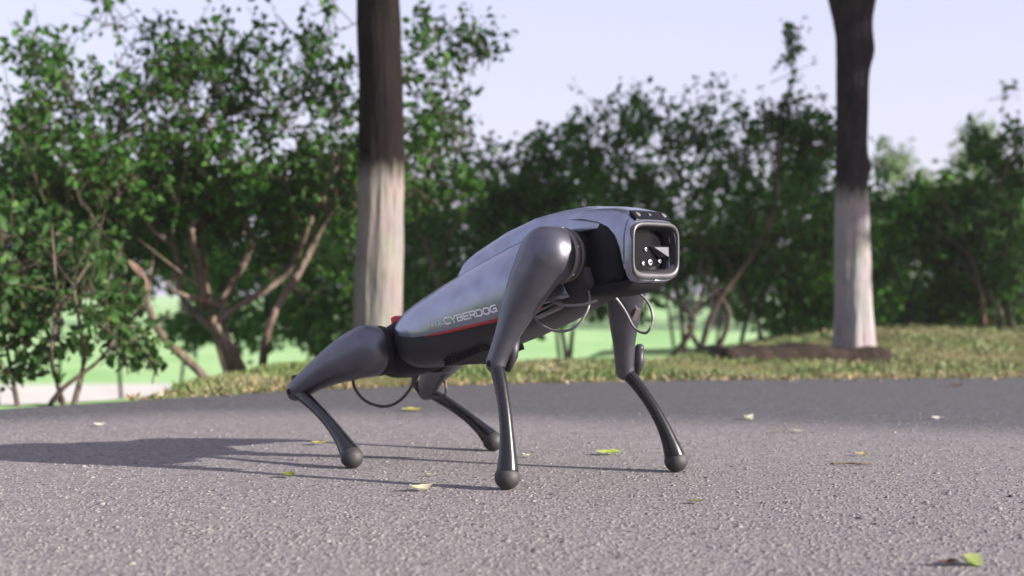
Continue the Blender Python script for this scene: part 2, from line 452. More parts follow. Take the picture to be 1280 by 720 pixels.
SHRUB_D_BLOBS = [((0.58,8.6,1.17),(0.29,0.5,0.27),48,11),((0.93,8.7,1.13),(0.34,0.5,0.32),62,11),((1.42,8.7,1.18),(0.39,0.5,0.27),60,11),((0.48,8.5,1.4),(0.12,0.15,0.1),4,9),((0.54,8.4,1.43),(0.06,0.1,0.05),4,9),((0.85,8.6,1.41),(0.17,0.2,0.15),12,10),((1.21,8.6,1.46),(0.22,0.25,0.15),8,8),((1.67,8.6,1.68),(0.09,0.12,0.24),11,8),((1.52,8.7,1.43),(0.22,0.2,0.12),12,9),((1.83,8.8,1.24),(0.2,0.4,0.22),38,11),((1.05,8.9,0.7),(0.55,0.5,0.3),85,11),((1.6,8.9,0.65),(0.45,0.5,0.3),75,11)]
SHRUB_D2_STEMS = [[(1.5,9.2,-0.06),(1.47,9.2,0.25),(1.45,9.2,0.4),(1.53,9.2,0.76)],[(1.63,9.2,-0.06),(1.63,9.2,0.25),(1.68,9.2,0.45),(1.81,9.2,0.82)],[(1.88,9.3,-0.07),(1.86,9.3,0.19),(1.8,9.3,0.45),(1.94,9.3,0.77)]]
SHRUB_D2_BLOBS = [((1.8,9.4,0.4),(0.37,0.5,0.26),50,11),((2.01,9.4,0.67),(0.32,0.5,0.37),60,11),((1.96,9.4,0.09),(0.26,0.4,0.16),36,10),((2.01,9.4,1.09),(0.26,0.5,0.26),50,11),((1.62,9.3,0.25),(0.21,0.3,0.13),14,10)]
SHRUB_D3_STEMS = [[(0.32,9.4,-0.1),(0.34,9.4,0.19),(0.26,9.4,0.46),(0.21,9.4,0.77)],[(0.38,9.4,-0.1),(0.48,9.4,0.14),(0.56,9.4,0.35),(0.53,9.4,0.72)]]
SHRUB_D3_BLOBS = [((0.21,9.4,1.09),(0.26,0.5,0.21),45,11),((0.37,9.5,0.83),(0.43,0.5,0.27),65,11),((0.43,9.6,0.51),(0.43,0.5,0.27),60,11),((0.31,9.3,1.32),(0.21,0.3,0.13),10,9),((0.64,9.5,0.24),(0.27,0.3,0.13),16,10)]
SHRUB_E_STEMS = [[(3.04,9.0,-0.04),(2.99,9.0,0.2),(2.96,9.0,0.5),(3.04,9.0,0.86),(3.09,9.0,1.21)],[(3.2,9.1,-0.05),(3.22,9.1,0.25),(3.18,9.1,0.55),(3.25,9.1,0.96)],[(2.93,9.05,-0.05),(2.88,9.05,0.3),(2.8,9.05,0.66),(2.75,9.05,0.96)]]
SHRUB_E_BLOBS = [((3.09,9.0,1.26),(0.18,0.3,0.15),22,10),((3.01,9.0,1.54),(0.15,0.2,0.15),3,7),((3.28,9.1,1.17),(0.23,0.4,0.2),36,10),((2.99,9.1,0.91),(0.36,0.5,0.2),52,11),((3.26,9.2,0.61),(0.41,0.5,0.36),75,11),((2.93,9.3,0.51),(0.31,0.5,0.31),60,11),((3.17,9.4,0.14),(0.42,0.5,0.21),60,11)]
SHRUB_F_STEMS = [[(2.65,9.6,-0.07),(2.63,9.6,0.24),(2.59,9.6,0.57),(2.65,9.6,0.94)],[(2.71,9.6,-0.07),(2.75,9.6,0.3),(2.83,9.6,0.67)]]
SHRUB_F_BLOBS = [((2.59,9.7,0.92),(0.25,0.5,0.14),30,11),((2.81,9.6,0.84),(0.27,0.5,0.16),40,11),((2.7,9.8,0.57),(0.39,0.5,0.28),70,11),((2.81,9.8,0.18),(0.44,0.5,0.28),80,11),((3.0,9.7,1.0),(0.16,0.3,0.11),12,10),((2.41,9.4,1.14),(0.05,0.15,0.13),5,8)]
BACK_ROW = [[((-4.01,11.5,0.8),(0.78,0.7,0.52),130,12)],[((-3.05,11.8,0.78),(0.73,0.7,0.5),150,12)],[((-1.99,11.4,0.67),(0.71,0.7,0.58),165,12),((-1.95,11.2,0.04),(0.69,0.5,0.19),60,11)],[((-1.26,11.8,0.68),(0.6,0.7,0.66),140,12),((-1.35,11.4,0.03),(0.51,0.5,0.22),60,11)],[((-0.26,11.6,0.61),(0.72,0.7,0.59),110,12),((-0.45,11.4,0.09),(0.51,0.5,0.19),40,11)],[((0.62,12.2,0.76),(0.69,0.7,0.55),90,12)],[((1.53,12.4,0.84),(0.77,0.7,0.52),100,12)],[((2.43,12.0,0.69),(0.61,0.7,0.61),110,12),((2.5,11.7,0.09),(0.39,0.5,0.26),60,11)],[((3.36,12.2,0.56),(0.62,0.7,0.48),110,12),((3.28,11.9,0.02),(0.54,0.5,0.23),80,11)],[((4.05,12.0,0.62),(0.61,0.7,0.61),110,12),((4.08,11.9,0.02),(0.54,0.5,0.23),80,11)]]

# ------------------------------------------------------------------ ground, road, path, verge
def sheet(name, pts, z, mat, kind='structure', sides=0.0):
    mb = MB()
    top = [Vector((x, y, z)) for x, y in pts]
    mb.v = top[:]
    mb.f = [tuple(range(len(pts)))]
    if sides:
        n = len(pts)
        mb.v += [Vector((x, y, z - sides)) for x, y in pts]
        for i in range(n):
            j = (i + 1) % n
            mb.f.append((i, i + n, j + n, j))
    o = mb.build(name, mat, None, smooth=False)
    return tag(o, kind=kind)

EDGE = [(-9.0, 0.4), (-5.0, 1.9), (-3.2, 2.9), (-2.2, 3.6), (-1.47, 4.12), (-1.2, 4.38), (-1.05, 4.54), (-0.82, 4.80), (-0.4, 5.06), (0, 5.24), (0.6, 5.38), (1.2, 5.47), (2.0, 5.56), (4, 5.85), (8, 6.5), (16, 8.0), (30, 11)]
def edge_y(x):
    return float(np.interp(x, [e[0] for e in EDGE], [e[1] for e in EDGE]))
rp = []
xx = -9.0
while xx < 30.01:                       # ragged tarmac edge
    rp.append((xx, edge_y(xx) + 0.025 * noise.noise(Vector((xx * 5, 3, 0))) + 0.012 * noise.noise(Vector((xx * 19, 7, 0)))))
    xx += 0.06 if -3 < xx < 3.5 else 0.5
road_pts = [(-9, -4.0), (30, -4.0)] + rp[::-1]
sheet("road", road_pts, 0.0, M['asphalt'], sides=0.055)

# the land: level under the road and its verge, falling to a lower field beyond
def brow(x):
    return float(np.interp(x, [-30, -9, -3, -1.4, -1.1, -0.3, 0.6, 1.2, 2.5, 8, 30], [0.2, 2.0, 4.3, 5.1, 6.7, 7.0, 9.3, 9.8, 10.3, 13, 18]))
def land_z(x, y):
    t = max(0.0, min(1.0, (y - brow(x)) / 4.0))
    return -0.06 - 0.98 * t * t * (3 - 2 * t)
gx = [-220, -120, -80, -40] + [-30 + i * 0.6 for i in range(101)] + [40, 80, 120, 220]
gy = [-40, -20, -8] + [-3 + i * 0.4 for i in range(75)] + [32, 40, 60, 100, 150, 240]
mb = MB()
mb.rings([[(x, y, land_z(max(-30, min(30, x)), y)) for y in gy] for x in gx], closed=False)
tag(mb.build("ground", M['field']), kind='structure')
# pale path across the lower field, left
sheet("path", [(-50, 13.5), (-18, 16.0), (-9.0, 16.6), (-4.6, 16.9), (-1.5, 16.9), (0.8, 17.3), (0.6, 19.0), (-2.0, 19.6), (-5.0, 20.6), (-9.5, 20.2), (-18, 19.5), (-50, 17)], -1.034, M['path'])

# verge strip: rough, slightly humped
def back_y(x):
    return float(np.interp(x, [-1.3, -1.0, -0.5, 0.0, 0.5, 0.9, 1.2, 1.6, 2.5, 4, 8, 30], [5.6, 6.6, 6.9, 6.6, 6.9, 7.4, 9.0, 10.0, 10.5, 11, 13, 18]))
def verge_z(x, t):
    base = 0.014 + 0.030 * noise.noise(Vector((x * 1.1, t * 2.0, 5))) + 0.016 * noise.noise(Vector((x * 4.1, t * 6.0, 9)))
    hump = math.sin(PI * min(1, max(0, t)))
    z = -0.012 + hump * (0.02 + base)
    rise = max(0.0, min(1.0, (x - 1.55) / 0.5))
    z += 0.088 * rise * min(1.0, max(0.0, (t - 0.12) / 0.45)) ** 1.2
    if t > 0.72: z -= (t - 0.72) / 0.28 * (0.06 if x < 1.0 else 0.035)
    if x < -0.95: z -= 0.065 * min(1, (-0.95 - x) / 0.35) ** 1.3
    return z
vx = [-1.3 + i * 0.05 for i in range(100)] + [3.7 + i * 0.5 for i in range(54)]
vr = []
NT = 30
for x in vx:
    y0 = edge_y(x) - 0.035 + 0.03 * noise.noise(Vector((x * 6, 1, 4)))
    y1 = back_y(x)
    vr.append([(x, y0 + (y1 - y0) * t / NT, verge_z(x, t / NT)) for t in range(NT + 1)])
mb = MB(); mb.rings(vr, closed=False)
tag(mb.build("verge", M['verge']), kind='structure')

# grass and dry straw on the verge (uncountable)
def blades(n, xr, region, h, seed, name, mat, w=0.004, lean=0.5):
    g = np.random.default_rng(seed)
    V = []; F = []
    k = 0
    while k < n:
        x = g.uniform(*xr)
        t = region(g)
        y0 = edge_y(x); y1 = back_y(x)
        y = y0 + (y1 - y0) * t
        d = noise.noise(Vector((x * 2.3, y * 2.3, 1.5)))
        if g.random() > 0.55 + 0.9 * d: 
            k += 1
            continue
        if 0.96 < x < 1.74 and 6.50 < y < 7.5: 
            k += 1
            continue
        z = verge_z(x, t) - 0.004
        hh = h * g.uniform(0.35, 1.0) * (1.0 + 0.7 * d)
        a = g.uniform(0, 2 * PI); l = g.uniform(0, lean) * hh
        b = g.uniform(0, 2 * PI)
        wx, wy = w * math.cos(b) * g.uniform(.6, 1.4), w * math.sin(b)
        i = len(V)
        V += [(x - wx, y - wy, z), (x + wx, y + wy, z), (x + wx * .7 + l * .35 * math.cos(a), y + wy * .7 + l * .35 * math.sin(a), z + hh * .6),
              (x - wx * .7 + l * .35 * math.cos(a), y - wy * .7 + l * .35 * math.sin(a), z + hh * .6), (x + l * math.cos(a), y + l * math.sin(a), z + hh)]
        F += [(i, i + 1, i + 2, i + 3), (i + 3, i + 2, i + 4)]
        k += 1
    return tag(mesh_obj(name, V, F, mat, None, False), "short green and straw coloured grass on the verge beyond the road", "grass", None, 'stuff')
blades(60000, (-1.25, 3.4), lambda g: g.beta(1.1, 1.6), 0.026, 3, "verge_grass", M['blade'], w=0.003, lean=0.8)

# low bank of bare soil that carries the right trunk
mb = MB()
rings = []
for i in range(61):
    x = 0.90 + i * 0.0155
    e = min(1.0, min(i, 60 - i) / 6.0)
    nz = noise.noise(Vector((x * 6, 0, 2))) * 0.014 + noise.noise(Vector((x * 23, 0, 2))) * 0.006
    yf = 6.52 + 0.035 * noise.noise(Vector((x * 5, 2, 2))) + .012 * noise.noise(Vector((x * 21, 2, 2))) + .12 * (1 - e)
    top = -0.03 + (0.098 + nz * 1.5) * e ** .8
    rings.append([(x, yf - 0.035, -0.07), (x, yf - .012, -.03 + (top + .03) * .35), (x, yf + .004, top - 0.022), (x, yf + 0.03, top), (x, yf + 0.5, top + .004), (x, yf + 1.0, top - .03), (x, yf + 1.5, -0.06)])
mb.rings(rings, closed=False)
tag(mb.build("soil_bank", M['soil']), kind='structure')

# stone chippings standing out of the worn tarmac (uncountable)
def chips(n, seed):
    g = np.random.default_rng(seed)
    y = 1.5 + g.beta(0.9, 2.2, n) * 2.6
    x = g.uniform(-0.44, 0.44, n) * y
    r = g.uniform(0.0018, 0.0042, n) * np.where(g.random(n) < .04, 1.6, 1.0)
    h = r * np.where(g.random(n) < .12, g.uniform(.28, .55, n), g.uniform(.08, .22, n))
    K = 5
    a = g.uniform(0, 6.28, n)[:, None] + np.arange(K)[None] * 2 * PI / K + g.uniform(-.35, .35, (n, K))
    rr = r[:, None] * g.uniform(.75, 1.2, (n, K))
    V = np.empty((n, 2 * K, 3))
    V[:, :K, 0] = x[:, None] + np.cos(a) * rr; V[:, :K, 1] = y[:, None] + np.sin(a) * rr; V[:, :K, 2] = -0.0005
    V[:, K:, 0] = x[:, None] + np.cos(a) * rr * .74; V[:, K:, 1] = y[:, None] + np.sin(a) * rr * .74
    V[:, K:, 2] = h[:, None] * g.uniform(.8, 1.1, (n, K))
    b = (np.arange(n) * 2 * K)[:, None]
    Q = [b + np.array([[k, (k + 1) % K, K + (k + 1) % K, K + k]]) for k in range(K)]
    Q += [b + np.array([[K, K + 1, K + 2, K + 3]]), b + np.array([[K, K + 3, K + 4, K + 4]])]
    return V.reshape(-1, 3), np.concatenate(Q, 0)
def chip_mesh(name, n, seed):
    V, Q = chips(n, seed)
    tri = Q[Q[:, 2] == Q[:, 3]][:, :3]; quad = Q[Q[:, 2] != Q[:, 3]]
    me = bpy.data.meshes.new(name)
    me.vertices.add(len(V)); me.vertices.foreach_set("co", V.astype(np.float32).ravel())
    me.loops.add(quad.size + tri.size)
    me.loops.foreach_set("vertex_index", np.concatenate([quad.ravel(), tri.ravel()]).astype(np.int32))
    me.polygons.add(len(quad) + len(tri))
    me.polygons.foreach_set("loop_start", np.concatenate([np.arange(0, quad.size, 4), quad.size + np.arange(0, tri.size, 3)]).astype(np.int32))
    me.update(calc_edges=True)
    return me
gm, gnt, gp = new_mat("stone_chipping")
gg = N(gnt, "ShaderNodeNewGeometry")
gr = ramp(gnt, gg.outputs["Random Per Island"], [(0.0, (0.06, 0.055, 0.058)), (0.07, (0.12, 0.108, 0.11)), (0.14, (0.158, 0.148, 0.150)), (0.8, (0.192, 0.180, 0.181)), (0.95, (0.215, 0.201, 0.198)), (1.0, (0.26, 0.235, 0.20))])
gnt.links.new(gr.outputs[0], gp.inputs["Base Color"])
gp.inputs["Roughness"].default_value = 0.9
gp.inputs["Specular IOR Level"].default_value = 0.15
tag(link_mesh("road_grit", chip_mesh("road_grit", 44000, 5), gm), "coarse stone chippings standing out of the worn grey tarmac", "grit", None, 'stuff')

# ------------------------------------------------------------------ vegetation
def unit(g, n):
    v = g.normal(size=(n, 3))
    return v / np.linalg.norm(v, axis=1, keepdims=True)

def leaf_arrays(pos, length, g, droop=0.35, width=0.62):
    """six-vertex folded leaves at pos"""
    n = len(pos)
    ax = unit(g, n); ax[:, 2] -= droop
    ax /= np.linalg.norm(ax, axis=1, keepdims=True)
    up = unit(g, n); up[:, 2] += 0.9
    sd = np.cross(ax, up); sd /= np.linalg.norm(sd, axis=1, keepdims=True) + 1e-9
    nm = np.cross(sd, ax)
    L = (length * g.uniform(0.6, 1.25, n))[:, None]
    w = L * width * 0.5 * g.uniform(0.8, 1.2, n)[:, None]
    fold = w * 0.28
    P = np.empty((n, 6, 3))
    P[:, 0] = pos
    P[:, 1] = pos + ax * L * .32 + sd * w + nm * fold
    P[:, 2] = pos + ax * L * .72 + sd * w * .72 + nm * fold * .6
    P[:, 3] = pos + ax * L - nm * L * .08
    P[:, 4] = pos + ax * L * .72 - sd * w * .72 + nm * fold * .6
    P[:, 5] = pos + ax * L * .32 - sd * w + nm * fold
    return P.reshape(-1, 3)

def quads_mesh(name, V, quads):
    me = bpy.data.meshes.new(name)
    nf = len(quads)
    me.vertices.add(len(V)); me.vertices.foreach_set("co", V.astype(np.float32).ravel())
    me.loops.add(nf * 4); me.loops.foreach_set("vertex_index", quads.astype(np.int32).ravel())
    me.polygons.add(nf)
    me.polygons.foreach_set("loop_start", np.arange(0, nf * 4, 4, dtype=np.int32))
    me.update(calc_edges=True)
    return me

def crown_parts(parent, blobs, leaf_len, mat, seed, origin, twig_mat=None, twig_len=0.30, up=0.35, shell=0.0, width=0.62, twig_r=0.0035):
    g = np.random.default_rng(seed)
    P = []; T0 = []; T1 = []
    for c, r, nt, nl in blobs:
        if leaf_len < 0.1: nt = int(nt * (1.75 if nt > 14 else 1.15))
        c = np.array(c) - np.array(origin); r = np.array(r)
        # clumps of twigs inside the blob, so that leaf masses and gaps alternate
        nc = max(3, nt // 7)
        cd = unit(g, nc); cr = g.uniform(0.1, 1, nc) ** (1 / 2.6)
        pick = g.integers(0, nc, nt)
        d = cd[pick] * cr[pick][:, None] + g.normal(size=(nt, 3)) * np.where(g.random(nt) < .25, .42, .17)[:, None]
        rad = np.minimum(1.08, np.linalg.norm(d, axis=1) + 1e-6)
        d = d / np.linalg.norm(d, axis=1, keepdims=True)
        if shell: rad = shell + (1 - shell) * rad
        q = c + d * r * rad[:, None]
        tl = twig_len * g.uniform(.5, 1.3, nt) * min(1.0, 0.55 + 0.9 * float(r.min()))
        td = d * 0.7 + unit(g, nt) * 0.6
        td[:, 2] += up
        td /= np.linalg.norm(td, axis=1, keepdims=True)
        a = q - td * tl[:, None] * .5
        b = q + td * tl[:, None] * .5
        T0.append(a); T1.append(b)
        s = g.uniform(0.05, 1.05, (nt, nl, 1))
        pp = a[:, None, :] + (b - a)[:, None, :] * s + g.normal(size=(nt, nl, 3)) * leaf_len * 0.42
        P.append(pp.reshape(-1, 3))
    P = np.concatenate(P); a = np.concatenate(T0); b = np.concatenate(T1)
    V = leaf_arrays(P, leaf_len, g, width=width)
    n = len(P)
    base = (np.arange(n) * 6)[:, None]
    Q = np.concatenate([base + np.array([[0, 1, 2, 3]]), base + np.array([[0, 3, 4, 5]])], 0)
    me = quads_mesh("crown", V, Q)
    crown = link_mesh("crown", me, mat, parent)
    crown["kind"] = "stuff"
    # twigs: three-sided, slightly tapered
    d = b - a; d /= np.linalg.norm(d, axis=1, keepdims=True)
    h = np.cross(d, [0.3, 0.5, 0.8]); h /= np.linalg.norm(h, axis=1, keepdims=True)
    k = np.cross(d, h)
    a = a - d * twig_len * .25
    TV = []
    for q, rr in ((a, twig_r), (b, twig_r * .35)):
        for th in (0, 2.094, 4.189):
            TV.append(q + (h * math.cos(th) + k * math.sin(th)) * rr)
    TV = np.stack(TV, 1).reshape(-1, 3)
    m = len(a); base = (np.arange(m) * 6)[:, None]
    TQ = np.concatenate([base + np.array([[i, (i + 1) % 3, 3 + (i + 1) % 3, 3 + i]]) for i in range(3)], 0)
    tw = link_mesh("twigs", quads_mesh("twigs", TV, TQ), twig_mat or M['twig'], parent)
    tw["kind"] = "stuff"
    return crown

def stem_parts(parent, stems, origin, r0, name="stem", wob=0.012, side=True, mat=None, seed=1):
    g = random.Random(seed)
    o = Vector(origin)
    for s in stems:
        pts = []
        n = len(s)
        for i, p in enumerate(s):
            q = Vector(p) - o
            if i: q += Vector((g.uniform(-wob, wob), g.uniform(-.09, .09) * min(2, i) , 0))
            pts.append(q)
        pts = bezier(pts, 6 * (n - 1))
        m = len(pts)
        mb = MB()
        rad = [r0 * (1.12 - 0.78 * i / (m - 1)) * (1 + 0.16 * noise.noise(Vector((i * .7, s[0][0] * 9, 0)))) for i in range(m)]
        mb.tube(pts, rad, 8)
        if side:
            for q in range(2):
                i = int(m * g.uniform(.4, .8))
                d = (pts[min(i + 2, m - 1)] - pts[i]).normalized()
                e = pts[i]
                br = [e]
                dv = (d + Vector((g.uniform(-.9, .9), g.uniform(-.6, .6), g.uniform(.0, .6)))).normalized()
                for k in range(4):
                    dv = (dv + Vector((g.uniform(-.25, .25), g.uniform(-.25, .25), g.uniform(0, .2)))).normalized()
                    e = e + dv * g.uniform(.08, .16) * (r0 / 0.02) ** .5
                    br.append(e)
                br = bezier(br, 12)
                mb.tube(br, [rad[i] * .55 * (1 - .75 * k / (len(br) - 1)) for k in range(len(br))], 6)
        mb.build(name, mat or M['stem'], parent)

def shrub(name, label, cat, group, stems, blobs, leaf, mat, r0, seed, twig_len=.3, **kw):
    o = (stems[0][0][0], stems[0][0][1], stems[0][0][2])
    stems = [[(*s[0][:2], min(s[0][2], land_z(*s[0][:2])) - .03)] + s if s[0][2] < .1 else s for s in stems]
    e = empty(name, o)
    tag(e, label, cat, group)
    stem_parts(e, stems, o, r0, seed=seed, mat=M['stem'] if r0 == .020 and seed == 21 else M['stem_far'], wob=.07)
    crown_parts(e, blobs, leaf, mat, seed, o, twig_len=twig_len, **kw)
    return e

GR = "bushes behind the verge"
shrub("shrub", "large many-stemmed bush with bare forking trunks on the grassy mound left of the pale trunk", "bush", GR, SHRUB_A_STEMS, SHRUB_A_BLOBS, 0.040, M['leaf'], 0.020, 21)
shrub("shrub", "thin airy sapling with a forked dark stem at the far left edge of the road", "bush", GR, SHRUB_B_STEMS, SHRUB_B_BLOBS, 0.042, M['leaf_light'], 0.010, 22, .22)
shrub("shrub", "bush with two slanting stems right behind the robot's back and the left limewashed trunk", "bush", GR, SHRUB_C_STEMS, SHRUB_C_BLOBS, 0.052, M['leaf'], 0.022, 23)
shrub("shrub", "wide bush with low forked stems right of the robot's head, tall sprig against the sky", "bush", GR, SHRUB_D_STEMS, SHRUB_D_BLOBS, 0.046, M['leaf'], 0.020, 24)
shrub("shrub", "dense dark bush touching the left side of the right limewashed trunk", "bush", GR, SHRUB_D2_STEMS, SHRUB_D2_BLOBS, 0.052, M['leaf_dark'], 0.018, 25)
shrub("shrub", "bush behind the robot's shoulder, between the left trunk and the robot's head", "bush", GR, SHRUB_D3_STEMS, SHRUB_D3_BLOBS, 0.052, M['leaf'], 0.018, 26)
shrub("shrub", "bush with pale slanting stems at the right edge of the picture", "bush", GR, SHRUB_E_STEMS, SHRUB_E_BLOBS, 0.050, M['leaf'], 0.018, 27)
shrub("shrub", "low dark bush just right of the right limewashed trunk", "bush", GR, SHRUB_F_STEMS, SHRUB_F_BLOBS, 0.052, M['leaf_dark'], 0.018, 28)

BACK_LABELS = ["dark bush of the back row at the far left edge, behind the airy sapling",
    "dark bush of the back row behind the left half of the many-stemmed bush",
    "dark bush of the back row behind the bare forks of the many-stemmed bush",
    "dark bush of the back row just left of the thick whitewashed trunk",
    "dark bush of the back row just right of the thick whitewashed trunk",
    "dark bush of the back row above the robot's back, left of its head",
    "dark bush of the back row directly behind and right of the robot's head",
    "dark bush of the back row just left of the grey whitewashed trunk",
    "dark bush of the back row just right of the grey whitewashed trunk",
    "dark bush of the back row at the right edge of the picture"]
for i, bl in enumerate(BACK_ROW):
    c = bl[0][0]
    gz = land_z(c[0], c[1]) - .02
    st = [[(c[0] + dx, c[1], gz), (c[0] + dx * 1.3, c[1], gz + .4), (c[0] + dx * 2.2, c[1], c[2])] for dx in (-.12, .2)]
    e = empty("hedge_bush", (c[0], c[1], gz))
    tag(e, BACK_LABELS[i], "bush", "dark bushes of the back row")
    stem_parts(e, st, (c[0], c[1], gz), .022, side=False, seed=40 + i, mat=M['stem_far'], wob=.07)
    crown_parts(e, bl, 0.085, M['leaf_dark'], 60 + i, (c[0], c[1], gz), twig_len=.34)

# far trees beyond the field
def far_tree(name, x, y, h, rx, mat, label, cat, seed, group=None, leaf=.5, n=70, low=.25, trunk_r=.18):
    gz = land_z(x, y)
    e = empty(name, (x, y, gz))
    tag(e, label, cat, group)
    mb = MB()
    mb.tube([(0, 0, 0), (.05, 0, h * .3), (0, .05, h * .75)], [trunk_r, trunk_r * .8, trunk_r * .3], 8)
    mb.build("trunk", M['stem'], e)
    g = np.random.default_rng(seed)
    blobs = []
    for k in range(7):
        zc = h * (low + (0.95 - low) * (k + .5) / 7)
        s = math.sin(PI * (0.18 + 0.72 * (k + .5) / 7))
        for j in range(2):
            blobs.append(((x + g.uniform(-.5, .5) * rx * s, y + g.uniform(-.4, .4) * rx, zc), (rx * .6 * s, rx * .6 * s, h * .12), n // 7, 10))
    crown_parts(e, [((b[0][0], b[0][1], b[0][2] + gz), *b[1:]) for b in blobs], leaf, mat, seed, (x, y, gz), twig_len=leaf * 3, twig_r=.02)
    return e
far_tree("tree", 12.9, 48, 6.6, 1.6, M['leaf_pale'], "pale yellow-green far tree just right of the right trunk", "tree", 91, leaf=.22, n=110)
far_tree("tree", 16.9, 52, 7.6, 2.0, M['leaf_pale'], "tall pale tree far off in the gap left of the right-hand bush", "tree", 92, leaf=.22, n=120)
far_tree("tree", 10.4, 46, 3.6, 1.8, M['leaf'], "darker green round far tree, lower than the pale far trees", "tree", 93, leaf=.22, n=110)
FAR_LABELS = ['pale far tree beyond the field at the far left, left of the airy sapling', 'pale far tree beyond the field behind the left arm of the many-stemmed bush', 'pale far tree beyond the field behind the forks of the many-stemmed bush', 'pale far tree beyond the field just right of the thick trunk', 'pale far tree beyond the field behind the robot\'s shoulder', 'pale far tree beyond the field seen right of the robot\'s head', 'pale far tree beyond the field left of the slimmer trunk', 'pale far tree beyond the field between the two tall pale trees', 'pale far tree beyond the field at the right edge', 'pale far tree beyond the field, outermost on the left', 'pale far tree beyond the field, outermost on the right']
for i, (x, y, h, r) in enumerate([(-17, 50, 5.5, 3), (-12.5, 54, 5, 2.8), (-8, 51, 4.6, 2.6), (-3.5, 56, 4.4, 2.6), (0.5, 52, 4.2, 2.4), (4.0, 55, 4.0, 2.4), (7.4, 51, 3.6, 2.2), (14.8, 56, 4.0, 2.2), (19.5, 54, 4.6, 2.4), (-21.5, 53, 5.2, 3), (23.5, 52, 5, 2.6)]):
    far_tree("tree", x, y, h, r, M['leaf_pale'] if i % 3 else M['leaf_light'], FAR_LABELS[i], "tree", 100 + i, "far row of trees", leaf=.26, n=90, low=.12)

# dry leaf litter caught along the road edge and in the verge (uncountable)
g = np.random.default_rng(77)
lx = g.uniform(-1.2, 3.2, 1500)
lt = np.where(g.random(1500) < .6, g.uniform(-0.03, .06, 1500), g.uniform(0, .7, 1500))
lp = np.array([(x, edge_y(x) + (back_y(x) - edge_y(x)) * t + g.uniform(-.05, .02), max(0.004, verge_z(x, max(0, t)) + .006)) for x, t in zip(lx, lt)])
lv = leaf_arrays(lp, 0.022, g, droop=0.0, width=.6)
lb = (np.arange(len(lp)) * 6)[:, None]
lq = np.concatenate([lb + np.array([[0, 1, 2, 3]]), lb + np.array([[0, 3, 4, 5]])], 0)
M['litter'] = leaf_mat("dry_leaf_litter", (0.10, 0.07, 0.04), (0.22, 0.17, 0.10), (0.42, 0.37, 0.30), .1)
tag(link_mesh("leaf_litter", quads_mesh("leaf_litter", lv, lq), M['litter']), "dry brown leaf crumbs along the ragged road edge and in the grass", "leaf litter", None, 'stuff')

# ------------------------------------------------------------------ the two limewashed trunks
def verge_tree(name, label, base, axis, mat, seed, limbs, crown, group, knots=()):
    """axis: (height, x offset, y offset, radius)"""
    e = empty(name, base)
    tag(e, label, "tree", group)
    mb = MB()
    rings = []
    SEG = 96
    zs = np.linspace(axis[0][0], axis[-1][0], 150)
    for z in zs:
        x, y, r = interp(axis, z)
        ring = []
        for k in range(SEG):
            a = 2 * PI * k / SEG
            p = Vector((math.cos(a) * 2.2, math.sin(a) * 2.2, z * 0.9 + seed))
            fur = noise.fractal(Vector((math.cos(a) * 9, math.sin(a) * 9, z * 2.4 + seed)), 0.75, 2.1, 5)
            rr = r * (1 + 0.05 * noise.noise(p) + 0.055 * fur)
            flare = max(0.0, 0.28 - z) / 0.28
            rr *= 1 + flare ** 2 * (0.07 + 0.08 * math.sin(a * 5 + seed))
            for kz, ka, kr, kh in knots:
                da = math.atan2(math.sin(a - ka), math.cos(a - ka))
                rr += kh * math.exp(-(da / 0.5) ** 2 - ((z - kz) / kr) ** 2)
            ring.append((x + rr * math.cos(a), y + rr * math.sin(a), z))
        rings.append(ring)
    mb.rings(rings)
    mb.build("trunk", mat, e)
    for l in limbs:
        pts = bezier([p[:3] for p in l], 20)
        m = len(pts)
        r0, r1 = l[0][3], l[-1][3]
        lb = MB(); lb.tube(pts, [r0 + (r1 - r0) * i / (m - 1) for i in range(m)], 14)
        lb.build("limb", mat, e)
    bl = [((base[0] + c[0], base[1] + c[1], base[2] + c[2]), c[3], c[4], 11) for c in crown]
    crown_parts(e, bl, 0.11, M['leaf'], int(seed * 7) + 3, base, twig_len=.5, twig_r=.008)
    return e

VT = "limewashed trees along the verge"
CROWN = [(-.5, .2, 4.0, (1.4, 1.2, .7), 130), (.9, -.2, 4.3, (1.2, 1.2, .8), 130), (.1, .4, 5.2, (1.5, 1.4, .9), 150)]
LEFT_BASE = (-0.568, 6.0, -0.03)
verge_tree("tree", "trunk with warm whitewashed lower half and brown bark above, right behind the robot's rear", LEFT_BASE,
           [(0.0, -.004, 0, .108), (.22, .0, 0, .103), (.5, .008, 0, .098), (.9, .017, 0, .092), (1.25, .013, .01, .092), (1.6, .0, .02, .090), (2.2, -.03, .04, .088), (3.2, -.04, .06, .08)],
           M['bark_a'], 1.7,
           [[(-.03, .05, 2.5, .07), (-.35, .1, 3.4, .055), (-.7, .2, 4.2, .03)], [(-.04, .06, 3.0, .07), (.3, 0, 3.7, .05), (.8, -.2, 4.6, .025)], [(-.04, .06, 3.0, .08), (-.05, .3, 4.0, .05), (.1, .4, 5.2, .02)]], CROWN, VT,
           knots=[(1.45, -1.9, .09, .006), (1.1, -1.2, .12, .005)])
RIGHT_BASE = (1.655, 6.9, 0.055)
def nearer(t, k=.879):
    return [(max(0.0, (.35 + (p[0] - .35) * k) - .055) if i else 0.0, p[1] * k, p[2] * k, p[3] * k) for i, p in enumerate(t)]
